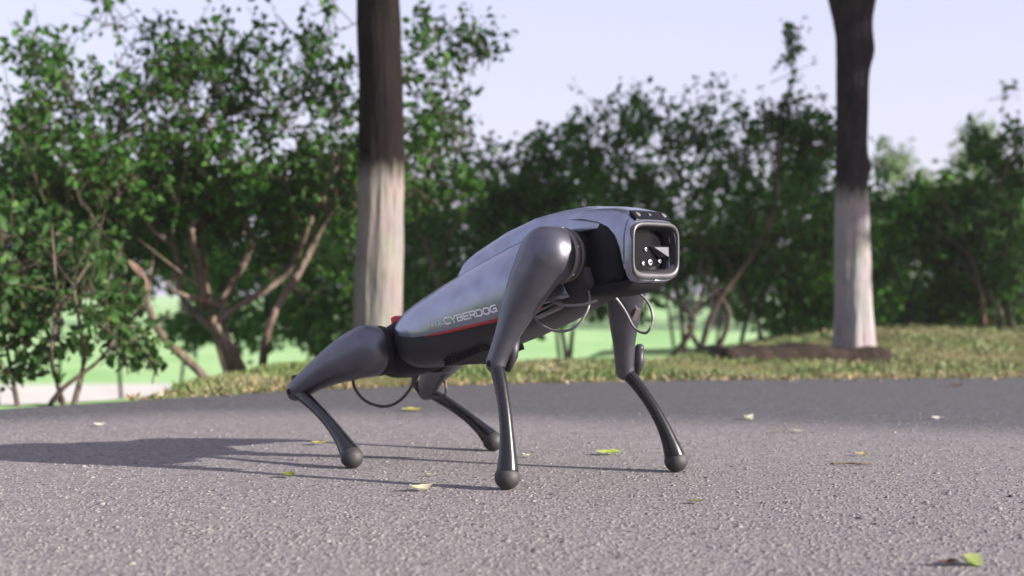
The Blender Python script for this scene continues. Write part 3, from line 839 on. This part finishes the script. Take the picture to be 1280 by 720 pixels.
verge_tree("tree", "slimmer tree trunk with grey whitewashed foot and near black forking top, on the right", RIGHT_BASE,
           nearer([(0.0, .005, 0, .108), (.2, .004, 0, .104), (.6, -.004, 0, .097), (.95, -.008, 0, .087), (1.2, -.006, 0, .084), (1.6, -.003, 0, .088), (1.72, .0, 0, .094), (1.84, -.003, 0, .107), (1.95, -.006, 0, .128), (2.08, -.008, 0, .152), (2.2, -.008, 0, .165), (2.34, -.008, 0, .12)]),
           M['bark_b'], 4.3,
           [[(-.05, 0, 1.76, .078), (-.13, .02, 2.1, .075), (-.4, .1, 3.0, .07), (-.7, .2, 4.2, .03)], [(.045, 0, 1.76, .078), (.115, 0, 2.1, .075), (.3, -.1, 3.0, .07), (.9, -.2, 4.5, .025)]], CROWN, VT,
           knots=[(1.445, -.15, .09, .023), (.88, -.1, .045, .018)])

# unseen bushes added behind the camera to darken what the robot's flanks mirror
NEAR_LABELS = ["unseen added bush behind the camera, first from the left", "unseen added bush behind the camera, second from the left", "unseen added bush behind the camera, third from the left",
    "unseen added bush behind the camera, fourth from the left", "unseen added bush behind the camera, fifth from the left", "unseen added bush behind the camera, sixth from the left",
    "unseen added bush behind the camera, seventh from the left", "unseen added bush behind the camera, eighth from the left"]
for i in range(8):
    x, y = -16.0 + i * 2.9, -7.6 - .5 * math.sin(i * 1.7)
    e = empty("hedge_bush", (x, y, -.07))
    tag(e, NEAR_LABELS[i], "bush", "unseen bushes added behind the camera")
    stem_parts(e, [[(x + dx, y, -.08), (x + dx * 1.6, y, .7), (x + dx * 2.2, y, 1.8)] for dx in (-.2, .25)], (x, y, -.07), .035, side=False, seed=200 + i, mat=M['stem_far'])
    crown_parts(e, [((x, y, 1.0), (1.6, .8, .9), 150, 11), ((x + .3, y, 2.2 + .3 * math.sin(i * 2.3)), (1.5, .8, .9), 120, 11)], 0.15, M['leaf_dark'], 220 + i, (x, y, -.07), twig_len=.5)

# two more trees of the same row, out of the picture to the right: their crowns shade the trunks and bushes
for (bx, by), cz, rr, sd, lab in (((7.4, 6.9), 3.9, 1.5, 6.1, "smaller leafy tree of the verge row, outside the picture to the right"),
                           ((11.2, 8.2), 4.9, 2.1, 8.3, "tallest leafy verge tree, outside the picture to the right")):
    verge_tree("tree", lab, (bx, by, -0.03), [(0, 0, 0, .14), (1, 0, 0, .12), (2.2, .02, 0, .11), (cz, 0, -.1, .07)], M['bark_b'], sd,
               [[(0, 0, 2.2, .08), (-.3, -.6, 2.9, .06), (-.5, -1.3, cz, .02)], [(0, 0, 2.4, .08), (.5, .1, 3.1, .05), (1.0, .3, cz, .02)]],
               [(-.3, -1.3, cz, (rr, rr, rr * .8), 640), (-.3, -.3, cz + .5, (rr * .9, rr * .9, rr * .6), 300)], VT)

# ------------------------------------------------------------------ fallen leaves and litter on the road
def litter(name, mat, loc, length, width, rz, curl, tilt, label, cat, seed, fold=.25, group="fallen leaves on the road"):
    g = random.Random(seed)
    n = 9
    V = []; F = []
    for i in range(n):
        t = i / (n - 1)
        w = width * .5 * (math.sin(PI * min(1, t * 1.02)) ** .8) * (1 + g.uniform(-.1, .1)) + .0006
        x = (t - .5) * length
        z = curl * ((t - .5) * 2) ** 2 + g.uniform(0, .0015) + .0022
        for s in (-1, 0, 1):
            V.append((x, s * w, z + abs(s) * w * fold * (1 + g.uniform(-.4, .6))))
    for i in range(n - 1):
        for j in range(2):
            a = i * 3 + j
            F.append((a, a + 1, a + 4, a + 3))
    b = len(V)   # stalk
    V += [(length * .49, -.0008, .003), (length * .49, .0008, .003), (length * .72, .0006 + width * .1, .004), (length * .72, -.0006 + width * .1, .004)]
    F.append((b, b + 1, b + 2, b + 3))
    me = mesh_obj(name, V, F, mat)
    me.location = (loc[0], loc[1], 0.001)
    me.rotation_euler = (tilt, 0, rz)
    return tag(me, label, cat, group)
LM = {k: leaf_mat("fallen_leaf_" + k, tuple(c * .8 for c in col), col, tuple(min(1, c * 1.25) for c in col), .25) for k, col in
      dict(lime=(0.36, 0.44, 0.09), pinkish=(0.50, 0.46, 0.33), yellow=(0.50, 0.44, 0.12), olive=(0.13, 0.15, 0.03), white=(0.52, 0.50, 0.46), tan=(0.52, 0.38, 0.20), green=(0.23, 0.27, 0.11), brown=(0.10, 0.06, 0.035)).items()}
for i, (k, x, y, L, W_, rz, curl, tilt, lab) in enumerate([
    ('lime', .204, 2.978, .060, .030, .15, .006, .05, "bright lime green leaf on the road between the robot's front feet"),
    ('pinkish', -.156, 2.45, .048, .022, .55, .010, .15, "curled pale cream leaf left of the robot's near front foot"),
    ('yellow', -.284, 4.041, .066, .030, .05, .004, .05, "straw yellow leaf on the dark margin under the robot's belly"),
    ('yellow', -.429, 3.175, .045, .018, -.1, .004, .0, "small yellow leaf left of the robot's near rear foot"),
    ('olive', -.414, 2.626, .028, .022, .8, .006, .2, "small olive green leaf lying on the leg shadows, left"),
    ('white', .033, 2.935, .026, .014, .3, .006, .1, "tiny whitish leaf just right of the near front shin"),
    ('white', .626, 3.772, .044, .022, .9, .012, .25, "upturned whitish leaf on the dark margin right of the far front foot"),
    ('green', .652, 3.438, .034, .014, .1, .004, .0, "left one of two pale green leaflets lying end to end, right"),
    ('white', .692, 3.438, .034, .014, -.1, .005, .0, "right one of two pale leaflets lying end to end, right"),
    ('tan', .728, 2.963, .030, .016, .3, .005, .1, "small tan leaf right of the robot on the edge of the dark margin"),
    ('white', 1.131, 3.772, .036, .018, -.3, .006, .2, "pale crumpled leaf far to the right on the dark margin"),
    ('brown', 1.567, 5.019, .055, .03, .2, .010, .1, "dark brown dead leaf near the verge at the right edge"),
    ('green', .579, 1.799, .040, .026, .9, .009, .5, "pale green upright leaf in the right foreground casting a dark shadow"),
    ('brown', .548, 1.79, .030, .018, .3, .004, .0, "flat dark leaf in the right foreground beside the upright green leaf"),
    ('white', -1.042, 3.597, .032, .018, .4, .006, .2, "tiny white scrap of leaf on the road at the far left"),
    ('olive', .298, 2.305, .034, .014, .1, .003, .0, "faint olive leaf in the foreground right of the far front foot"),
    ('pinkish', -.148, 2.637, .026, .008, .1, .003, .0, "thin pale leaf sliver above the curled cream leaf"),
    ('olive', -.33, 4.75, .05, .025, .2, .006, .1, "dull leaf on the dark margin seen under the robot's body"),
]):
    litter("fallen_leaf", LM[k], (x, y), L, W_, rz, curl, tilt, lab, "leaf", 300 + i)
mb = MB(); mb.tube(bezier([(-.032, 0, .003), (0, .004, .004), (.03, -.001, .003), (.05, .003, .003)], 12), .0018, 6)
tw = mb.build("twig", M['stem']); tw.location = (.659, 2.80, .001)
tag(tw, "thin pale twig lying on the road below the tan leaf", "twig")

# ------------------------------------------------------------------ the quadruped robot
DOG = empty("robot_dog", (-0.0125, 2.7475, 0.0), math.radians(-44.47))
tag(DOG, "dark grey four-legged robot dog crouching on the road with its front raised, facing right", "robot")
def L(u, v, z): return Vector((u, -v, z))       # v > 0 is the side with the lettering

# body axis, pitched nose up
CA, SA = math.cos(math.radians(20)), math.sin(math.radians(20))
def BP(s, v, b): return L(-0.265 + CA * s - SA * b, v, 0.235 + SA * s + CA * b)
HULL = [(.02, .070, .040, -.050), (.035, .079, .052, -.062), (.06, .085, .0575, -.070), (.10, .089, .061, -.077), (.185, .093, .066, -.085), (.30, .0945, .070, -.090), (.38, .090, .072, -.092), (.43, .080, .073, -.092), (.48, .066, .073, -.09), (.54, .058, .066, -.087)]
def hull_pt(s, th, off=0.0):
    w, bt, bb = interp(HULL, s)
    w += off; bt += off; bb -= off
    n = 3.3
    sn, cs = math.sin(th), math.cos(th)
    v = math.copysign(abs(sn) ** (2 / n), sn) * w
    b = abs(cs) ** (2 / n) * (bt if cs > 0 else bb)
    # the flanks lean inwards towards the top
    if b > 0: v *= 1 - 0.30 * (b / bt) ** 1.3
    return v, b
def flank(s, b, off):
    """point of the near flank at height b"""
    w, bt, bb = interp(HULL, s)
    w += off; bt += off; bb -= off
    n = 3.3
    h = bt if b > 0 else -bb
    c = min(1, abs(b) / h) ** (n / 2)
    v = w * max(0, 1 - c * c) ** (0.5) 
    v = w * (max(0.0, 1 - c * c) ** .5) ** (2 / n)
    if b > 0: v *= 1 - 0.30 * (b / bt) ** 1.3
    return v
EDGE_B = [(.03, .036), (.036, .024), (.048, .008), (.07, -.007), (.10, -.0185), (.14, -.028), (.17, -.033), (.32, -.058), (.42, -.068), (.5, -.074)]
def th_edge(s, off):
    b = interp(EDGE_B, s)
    w, bt, bb = interp(HULL, s)
    h = bt + off if b > 0 else -(bb - off)
    c = min(1, abs(b) / h) ** (3.3 / 2)
    return math.acos(c) if b > 0 else PI - math.acos(c)

mb = MB()
ss = list(np.linspace(.02, .06, 8)) + list(np.linspace(.075, .54, 34))
mb.rings([[BP(s, *hull_pt(s, 2 * PI * k / 48)) for k in range(48)] for s in ss])
mb.build("hull", M['hull'], DOG)

mb = MB()
ss = list(np.linspace(.03, .075, 16)) + list(np.linspace(.085, .49, 42))
rings = []
for s in ss:
    e = th_edge(s, .006)
    lift = 0.006 if s > .045 else 0.0055
    rings.append([BP(s, *hull_pt(s, -e + 2 * e * k / 40, lift)) for k in range(41)])
mb.rings(rings, closed=False)
shell = mb.build("back_shell", M['shell'], DOG)
md = shell.modifiers.new("thick", 'SOLIDIFY'); md.thickness = .005; md.offset = -1
md = shell.modifiers.new("soft", 'BEVEL'); md.width = .0012; md.segments = 2; md.limit_method = 'ANGLE'; md.angle_limit = math.radians(50)

# raised second tier along the spine
mb = MB()
SP = [(.182, .034, .068, .060), (.205, .040, .080, .060), (.232, .044, .093, .060), (.27, .0455, .098, .060), (.36, .046, .104, .058), (.44, .045, .101, .056), (.50, .044, .090, .05), (.56, .042, .074, .04), (.60, .038, .058, .03)]
rings = []
for s in np.linspace(.182, .60, 48):
    w, t, lo = interp(SP, s)
    prof = [(-w - .008, lo - .012), (-w - .006, lo + .2 * (t - lo)), (-w, t - .011), (-w + .009, t - .0014), (-w * .5, t + .001), (0, t + .0015)]
    ring = [BP(s, v, b) for v, b in prof] + [BP(s, -v, b) for v, b in prof[-2::-1]]
    rings.append(ring + [BP(s, 0, lo - .03)])
mb.rings(rings)
sp = mb.build("spine_cover", M['shell'], DOG)
md = sp.modifiers.new("soft", 'BEVEL'); md.width = .0012; md.segments = 2; md.limit_method = 'ANGLE'; md.angle_limit = math.radians(24)
md = sp.modifiers.new("crisp", 'EDGE_SPLIT'); md.split_angle = math.radians(22)

# red pinstripe under the shell edge, both flanks
for sgn in (1, -1):
    mb = MB(); rings = []
    for s in np.linspace(.135, .43, 40):
        e = interp(EDGE_B, s)
        k = .0034 * min(1, (s - .125) / .07)
        r = []
        for b, off in ((e + .0006, .0008), (e + .0003, .0042), (e - k, .0042), (e - k - .0003, .0008)):
            r.append(BP(s, sgn * flank(s, b, off), b))
        rings.append(r)
    mb.rings(rings)
    mb.build("red_stripe", M['red'], DOG, smooth=False)

# lettering on the flanks (flat print on the shell)
GL = {'C': [[(1, 1), (.25, 1), (0, .78), (0, .22), (.25, 0), (1, 0)]],
      'Y': [[(0, 1), (.5, .5), (1, 1)], [(.5, .5), (.5, 0)]],
      'B': [[(0, 0), (0, 1), (.78, 1), (.95, .85), (.95, .66), (.8, .52), (0, .52)], [(.8, .52), (1, .36), (1, .15), (.82, 0), (0, 0)]],
      'E': [[(1, 1), (0, 1), (0, 0), (1, 0)], [(0, .5), (.88, .5)]],
      'R': [[(0, 0), (0, 1), (.82, 1), (1, .84), (1, .6), (.82, .46), (0, .46)], [(.5, .46), (1, 0)]],
      'D': [[(0, 0), (0, 1), (.72, 1), (1, .75), (1, .25), (.72, 0), (0, 0)]],
      'O': [[(.25, 1), (.75, 1), (1, .78), (1, .22), (.75, 0), (.25, 0), (0, .22), (0, .78), (.25, 1)]],
      'G': [[(1, 1), (.25, 1), (0, .78), (0, .22), (.25, 0), (1, 0), (1, .5), (.55, .5)]]}
def write(text, s0, adv, wid, hgt, lift, stroke, name, glyphs=GL, sgn=1):
    V = []; F = []
    for i, ch in enumerate(text):
        if ch not in glyphs: continue
        for pl in glyphs[ch]:
            for (x0, y0), (x1, y1) in zip(pl[:-1], pl[1:]):
                a = Vector((x0 * wid, y0 * hgt)); b = Vector((x1 * wid, y1 * hgt))
                d = (b - a).normalized(); n = Vector((-d.y, d.x)) * stroke * .5
                a -= d * stroke * .5; b += d * stroke * .5
                k = len(V)
                for q in (a - n, b - n, b + n, a + n):
                    s = s0 + i * adv + q.x
                    bb = interp(EDGE_B, s) + lift + q.y
                    V.append(BP(s, sgn * flank(s, bb, .0068), bb))
                F.append((k, k + 1, k + 2, k + 3))
    return mesh_obj(name, V, F, M['white'], DOG, False)
write("CYBERDOG", .2055, .0176, .0138, .0114, .0130, .0029, "lettering")
SMALL = {'a': [[(0, 0), (0, 1)], [(.5, .5), (.5, 1)]], 'b': [[(0, .2), (1, .2)], [(0, .8), (1, .8)]], 'c': [[(0, 0), (1, 1)]], 'd': [[(0, .1), (1, .1)]]}
write("abab", .158, .0062, .0042, .0055, .0145, .0014, "small_print", SMALL)
write("dd", .186, .008, .006, .004, .0145, .0012, "small_print", SMALL)

# rear block between the hips and tail light
mb = MB()
rings = []
for s, w, t, b in ((-.075, .040, .028, -.034), (-.068, .052, .040, -.05), (-.05, .060, .048, -.058), (0, .064, .052, -.062), (.03, .066, .050, -.062)):
    r = []
    for k in range(32):
        a = 2 * PI * k / 32
        sn, cs = math.sin(a), math.cos(a)
        r.append(BP(s, math.copysign(abs(sn) ** .6, sn) * w, abs(cs) ** .6 * (t if cs > 0 else b) * (1 if cs > 0 else 1)* (1 if cs > 0 else 1) if cs > 0 else abs(cs) ** .6 * b))
    rings.append(r)
mb.rings(rings)
mb.build("rear_housing", M['black'], DOG)
mb = MB(); mb.box(BP(.004, .030, .050), (BP(.008, 0, 0) - BP(0, 0, 0)), L(0, .016, 0), (BP(0, 0, .0085) - BP(0, 0, 0)))
o = mb.build("tail_light", M['red'], DOG, False)
md = o.modifiers.new("soft", 'BEVEL'); md.width = .003; md.segments = 3

# belly grille and ports
mb = MB()
w0 = BP(.13, 0, -.0815); w1 = BP(.245, 0, -.0865)
mb.box((w0 + w1) / 2, (w1 - w0) / 2, L(0, .055, 0), (BP(0, 0, .006) - BP(0, 0, 0)))
grille = mb.build("belly_plate", M['black'], DOG, False)
mb = MB()
for i in range(11):
    for j in (-1, 1):
        p = BP(.135 + i * .0105, j * .052, -.0845 - .0005 * i)
        mb.box(p, BP(.0032, 0, 0) - BP(0, 0, 0), L(0, .0055, 0), BP(0, 0, .0045) - BP(0, 0, 0))
o = mb.build("cooling_fins", M['black'], grille, False); o["kind"] = "stuff"
mb = MB()
for i in range(3):
    p = BP(.438, .064, -.066 - i * .009)
    mb.box(p, BP(.030, 0, 0) - BP(0, 0, 0), L(0, .007, 0), BP(0, 0, .0022) - BP(0, 0, 0))
mb.build("port_slats", M['ring'], DOG, False)

# head: black core, grey visor shell, face
def HP(u, v, z): return L(u, v, z)
HS = [(.175, .052, .325, .482), (.20, .056, .322, .487), (.24, .062, .328, .4945), (.28, .0655, .338, .4955), (.31, .067, .346, .494), (.335, .068, .353, .489), (.345, .068, .356, .487), (.352, .0675, .357, .4815), (.362, .067, .360, .4735), (.369, .0655, .363, .467)]
def head_pt(u, th, off=0.0):
    hw, zb, zt = interp(HS, u)
    hw += off; zb -= off; zt += off
    n = 4.2
    zc = (zb + zt) / 2; h = (zt - zb) / 2
    sn, cs = math.sin(th), math.cos(th)
    v = math.copysign(abs(sn) ** (2 / n), sn) * hw
    z = zc + math.copysign(abs(cs) ** (2 / n), cs) * h
    if z > zc: v *= 1 - 0.10 * ((z - zc) / h) ** 2
    return HP(u, v, z)
mb = MB()
mb.rings([[head_pt(u, 2 * PI * k / 44, -.007 - .016 * max(0.0, min(1.0, (.300 - u) / .05))) for k in range(44)] for u in np.linspace(.175, .334, 26)])
mb.build("head_core", M['black'], DOG)
# shell: roof that wraps round to a full band before the face
HE = [(.20, .474), (.25, .473), (.29, .466), (.315, .457), (.333, .442), (.343, .422), (.350, .398), (.355, .37)]
mb = MB(); rings = []
us = list(np.linspace(.20, .33, 18)) + list(np.linspace(.334, .369, 16))
for u in us:
    hw, zb, zt = interp(HS, u)
    zc = (zb + zt) / 2; h = (zt - zb) / 2
    ze = interp(HE, u) if u < .355 else -1
    if ze > zb + .004:
        c = max(-1, min(1, (ze - zc) / h))
        te = math.acos(math.copysign(abs(c) ** 2.1, c))
    else: te = PI
    rings.append([head_pt(u, -te + 2 * te * k / 52) for k in range(53)])
mb.rings(rings, closed=False)
hs = mb.build("head_shell", M['shell'], DOG)
md = hs.modifiers.new("thick", 'SOLIDIFY'); md.thickness = .006; md.offset = -1
md = hs.modifiers.new("soft", 'BEVEL'); md.width = .001; md.segments = 2; md.limit_method = 'ANGLE'; md.angle_limit = math.radians(50)

def rrect(u, hw, zb, zt, n=5.0, k=56):
    out = []
    zc = (zb + zt) / 2; h = (zt - zb) / 2
    for i in range(k):
        a = 2 * PI * i / k
        sn, cs = math.sin(a), math.cos(a)
        out.append(HP(u, math.copysign(abs(sn) ** (2 / n), sn) * hw, zc + math.copysign(abs(cs) ** (2 / n), cs) * h))
    return out
mb = MB()
mb.rings([rrect(.358, .0648, .3645, .4655), rrect(.370, .0648, .3645, .4655), rrect(.3725, .0638, .367, .4635), rrect(.3725, .0612, .3735, .4600), rrect(.3705, .0600, .3760, .4580), rrect(.366, .0590, .3772, .4570)], cap0=False, cap1=False)
mb.build("face_frame", M['face'], DOG)
mb = MB()
mb.rings([rrect(.3662, .0598, .3765, .4576), rrect(.3662, .0588, .3775, .4568), rrect(.340, .055, .381, .452)], cap0=False, cap1=False)
mb.build("face_recess", M['recess'], DOG)
mb = MB()
mb.rings([rrect(.338, .0562, .379, .4535), rrect(.3425, .0562, .379, .4535)])
panel = mb.build("face_panel", M['glass'], DOG, False)
for v, z, r in ((-.003, .418, .0036), (.033, .392, .0034), (.004, .393, .0038), (-.0150, .3955, .0056), (-.042, .398, .004)):
    mb = MB()
    mb.cyl(HP(.342, v, z), HP(.3465, v, z), r, 18, .0012)
    o = mb.build("camera_lens", M['lens'], panel)
    mb = MB(); mb.cyl(HP(.346, v, z), HP(.3471, v, z), r * .42, 14)
    mb.build("lens_glass", M['glass'], DOG).parent = panel
# plate standing in for the sky's reflection in the cavity, far side
mb = MB()
mb.rings([[HP(.343, -.015, .424), HP(.343, -.045, .426), HP(.343, -.046, .404), HP(.343, -.034, .408)], [HP(.351, -.020, .422), HP(.362, -.046, .4225), HP(.362, -.047, .405), HP(.351, -.035, .41)]])
mb.build("face_sky_glint", M['gunmetal'], DOG, False).parent = panel
# forehead sensor strip
nrm = (HP(.352, 0, .483) - HP(.3695, 0, .467)); tang = nrm.normalized(); up = Vector((-tang.z, 0, tang.x)); up = up if up.z > 0 else -up
mb = MB()
mid = HP(.3585, 0, .4775)
mb.box(mid - up * .0012, tang * .0108, L(0, .049, 0), up * .0022)
strip = mb.build("sensor_strip", M['glass'], DOG, False)
md = strip.modifiers.new("soft", 'BEVEL'); md.width = .0018; md.segments = 3
for v, r in ((.036, .0052), (.004, .003), (-.036, .0052)):
    c = mid + L(0, v, 0) + up * .0002
    mb = MB(); mb.cyl(c, c + up * .0022, r, 18, .0006)
    mb.build("sensor", M['ring'], strip)

# dark chin under the face
mb = MB(); rings = []
for u, hw, zt, zb in ((.215, .036, .35, .330), (.25, .046, .36, .331), (.30, .052, .365, .336), (.335, .052, .366, .344), (.352, .049, .366, .353), (.358, .044, .366, .361)):
    rings.append([HP(u, math.copysign(abs(math.sin(a)) ** .55, math.sin(a)) * hw, (zt + zb) / 2 + math.copysign(abs(math.cos(a)) ** .55, math.cos(a)) * (zt - zb) / 2) for a in [2 * PI * k / 32 for k in range(32)]])
mb.rings(rings)
mb.build("chin", M['black'], DOG)

# ---- legs
HIP_F, HIP_R = (.212, .408), (-.288, .222)
def hip_set(hip, sg, k):
    u, z = hip
    mb = MB(); mb.cyl(L(u, sg * .020, z), L(u, sg * .060, z), .047, 32, .004)
    mb.build("hip_joint", M['black'], DOG)
def leg(hip, knee, foot, sg, front, bow):
    """hip (u,z), knee (u,v,z), foot centre (u,v,z)"""
    hu, hz = hip
    kn = L(*knee); ft = L(*foot)
    # thigh: motor bulb blended into the tapering link (voxel-joined)
    mb = MB()
    a = L(hu, sg * .088, hz); ax = L(0, sg, 0)
    prof = [(0, .0515), (.003, .0535), (.024, .0535)]
    mb.tube([a + ax * p[0] for p in prof], [p[1] for p in prof], 40, ref=Vector((.3, 0, .9)))
    mb.ball(L(hu, sg * .110, hz), .0535, 36, (1, .86, 1))
    top = L(hu, sg * .114, hz)
    n = 9
    pts = []; rad = []
    tab = [(0, .052, .044), (.25, .0440, .039), (.5, .0325, .030), (.75, .0222, .022), (1, .0188, .018)] if front else [(0, .052, .044), (.2, .0495, .041), (.45, .0400, .034), (.75, .0290, .026), (1, .0228, .021)]
    for i in range(n):
        t = i / (n - 1)
        p = top.lerp(kn, t)
        pts.append(p + (Vector((0, 0, .008 * math.sin(PI * t))) if not front else Vector((-.006 * math.sin(PI * t), 0, 0))))
        rad.append(tuple(interp(tab, t)))
    d = (kn - top).normalized()
    inpl = Vector((-d.z, 0, d.x))
    mb.tube(pts, rad, 28, ref=inpl)
    mb.ball(kn, .0206 if front else .0228, 20, (1, .9, 1))
    th = mb.build("thigh", M['gunmetal'], DOG)
    md = th.modifiers.new("join", 'REMESH'); md.mode = 'VOXEL'; md.voxel_size = .003; md.use_smooth_shade = True
    md = th.modifiers.new("blend", 'SMOOTH'); md.factor = .5; md.iterations = 24
    # motor rim with screws on the inner side
    mb = MB()
    p2 = [(0, .040), (.0, .0470), (.003, .0488), (.009, .0488), (.0105, .0470), (.0125, .0470), (.014, .0512), (.031, .0512)]
    b0 = L(hu, sg * .0585, hz)
    mb.tube([b0 + ax * p[0] for p in p2], [p[1] for p in p2], 40, ref=Vector((.3, 0, .9)))
    rim = mb.build("motor_rim", M['ring'] if front else M['black'], th)
    mb = MB()
    for i in range(6):
        q = 2 * PI * i / 6 + .3
        c = b0 + ax * .022 + Vector((math.cos(q), 0, math.sin(q))) * .0490
        mb.cyl(c, c + Vector((math.cos(q), 0, math.sin(q))) * .0028, .0022, 8)
    mb.build("screws", M['lens'] if front else M['black'], rim)["kind"] = "stuff"
    # knee pivot
    mb = MB(); mb.cyl(kn + ax * .010, kn + ax * (.0182 if front else .0212), .0058, 16, .001)
    mb.build("knee_pivot", M['black'], th)
    # belt cover beside the knee
    k2 = kn - ax * .012
    fwd = Vector((0.0, 0, 0)) 
    # shin
    dd = (ft - kn)
    mid = kn.lerp(ft, .5) + Vector((bow, 0, bow * .45))
    path = []
    for i in range(17):
        t = i / 16
        path.append(kn * (1 - t) ** 2 + (mid * 2 - (kn + ft) * .5) * 2 * t * (1 - t) + ft * t * t)
    tabs = [(0, .0145, .0135), (.12, .0130, .0125), (.35, .0118, .0115), (.6, .0124, .0120), (.78, .0150, .0142), (.90, .0188, .0180), (1, .0212, .0208)]
    mb = MB(); mb.tube(path, [tuple(interp(tabs, i / 16)) for i in range(17)], 20, ref=Vector((1, 0, 0)))
    sh = mb.build("shin", M['gloss'], DOG)
    mb = MB(); mb.ball(ft, .0222, 28, (1.02, 1, .97))
    mb.build("foot_pad", M['rubber'], sh)
    # lever end of the shin behind the pivot, visible past the thigh
    d1 = (path[3] - path[0]).normalized()
    perp = (kn - top).normalized()
    mb = MB()
    if front:
        right = L(0, -1, 0); q0 = kn + right * .022 + Vector((.004, 0, -.012)); q1 = kn + right * (.027 if sg > 0 else .021) + Vector((.021 if sg > 0 else .019, 0, .043))
        mb.tube([q0, q0.lerp(q1, .5) + Vector((.006, 0, -.003)), q1], [.0088, .0098, .0095], 14, ref=Vector((1, 0, 0)))
        mb.ball(q1, .0096, 14)
    else:
        q0 = kn - ax * .014; q1 = kn - ax * .014 + Vector((-.022, 0, .016))
        mb.tube([q0, q1, q1 + Vector((-.004, 0, .014))], [.010, .0085, .0065], 12)
    mb.build("knee_lever", M['hull'], sh)
    return th

for sg in (1, -1):
    hip_set(HIP_F, sg, 0)
    hip_set(HIP_R, sg, 1)
NF = leg(HIP_F, (.134, .160, .216), (.1985, .196, .0215), 1, True, .010)
FF = leg(HIP_F, (.162, -.165, .190), (.262, -.196, .0215), -1, True, .014)
NR = leg(HIP_R, (-.446, .165, .137), (-.221, .200, .0215), 1, False, .014)
FR = leg(HIP_R, (-.410, -.165, .122), (-.236, -.200, .0215), -1, False, .012)

# cables
def cable(pts, r, mat):
    mb = MB(); mb.tube(bezier([L(*p) for p in pts], 40), r, 10)
    return mb.build("cable", mat, DOG)
cable([(.190, .092, .352), (.1785, .09, .3385), (.1606, .09, .3139), (.1705, .09, .2894), (.2098, .085, .273), (.2483, .078, .2794), (.2672, .068, .3051), (.2672, .058, .327), (.258, .050, .345)], .0024, M['cable'])
cable([(.182, .094, .358), (.1864, .092, .3471), (.1981, .09, .330), (.2253, .084, .3202), (.2597, .070, .3205), (.278, .05, .328)], .0026, M['cable'])
cable([(.225, -.07, .362), (.2391, -.092, .350), (.2715, -.100, .3234), (.2829, -.100, .291), (.2678, -.100, .2671), (.2391, -.100, .2754), (.2197, -.098, .305), (.206, -.085, .3319), (.20, -.06, .352)], .0026, M['cable'])
cable([(-.315, .118, .190), (-.317, .12, .1716), (-.3155, .115, .1454), (-.2982, .1, .1196), (-.256, .085, .1114), (-.2218, .07, .1286), (-.2034, .05, .167), (-.200, .045, .185)], .0030, M['cableblack'])
cable([(-.325, -.11, .19), (-.3221, -.12, .1676), (-.3019, -.12, .1479), (-.2994, -.12, .1241), (-.3196, -.12, .1127), (-.345, -.12, .115)], .0028, M['cableblack'])
# small pale tag on the far front thigh
mb = MB()
c = L(.222, -.127, .300)
mb.box(c, Vector((.003, .002, .011)), Vector((.0025, .0025, -.001)), Vector((-.001, .002, .0006)))
mb.build("sticker", M['ring'], DOG, False)

# ------------------------------------------------------------------ thin summer haze over the whole place
mb = MB(); mb.box((0, 100, 3.45), (235, 0, 0), (0, 155, 0), (0, 0, 5.55))
hz = mb.build("haze", None, None, False)
hm = bpy.data.materials.new("haze"); hm.use_nodes = True
hn = hm.node_tree
for n_ in list(hn.nodes):
    if n_.type == 'BSDF_PRINCIPLED': hn.nodes.remove(n_)
pv = hn.nodes.new("ShaderNodeVolumePrincipled")
pv.inputs["Color"].default_value = (0.92, 0.94, 1.0, 1)
pv.inputs["Density"].default_value = 0.0011
hn.links.new(pv.outputs[0], hn.nodes["Material Output"].inputs["Volume"])
hz.data.materials.append(hm)
tag(hz, "pale summer haze hanging over the road and the field", "haze", None, 'stuff')
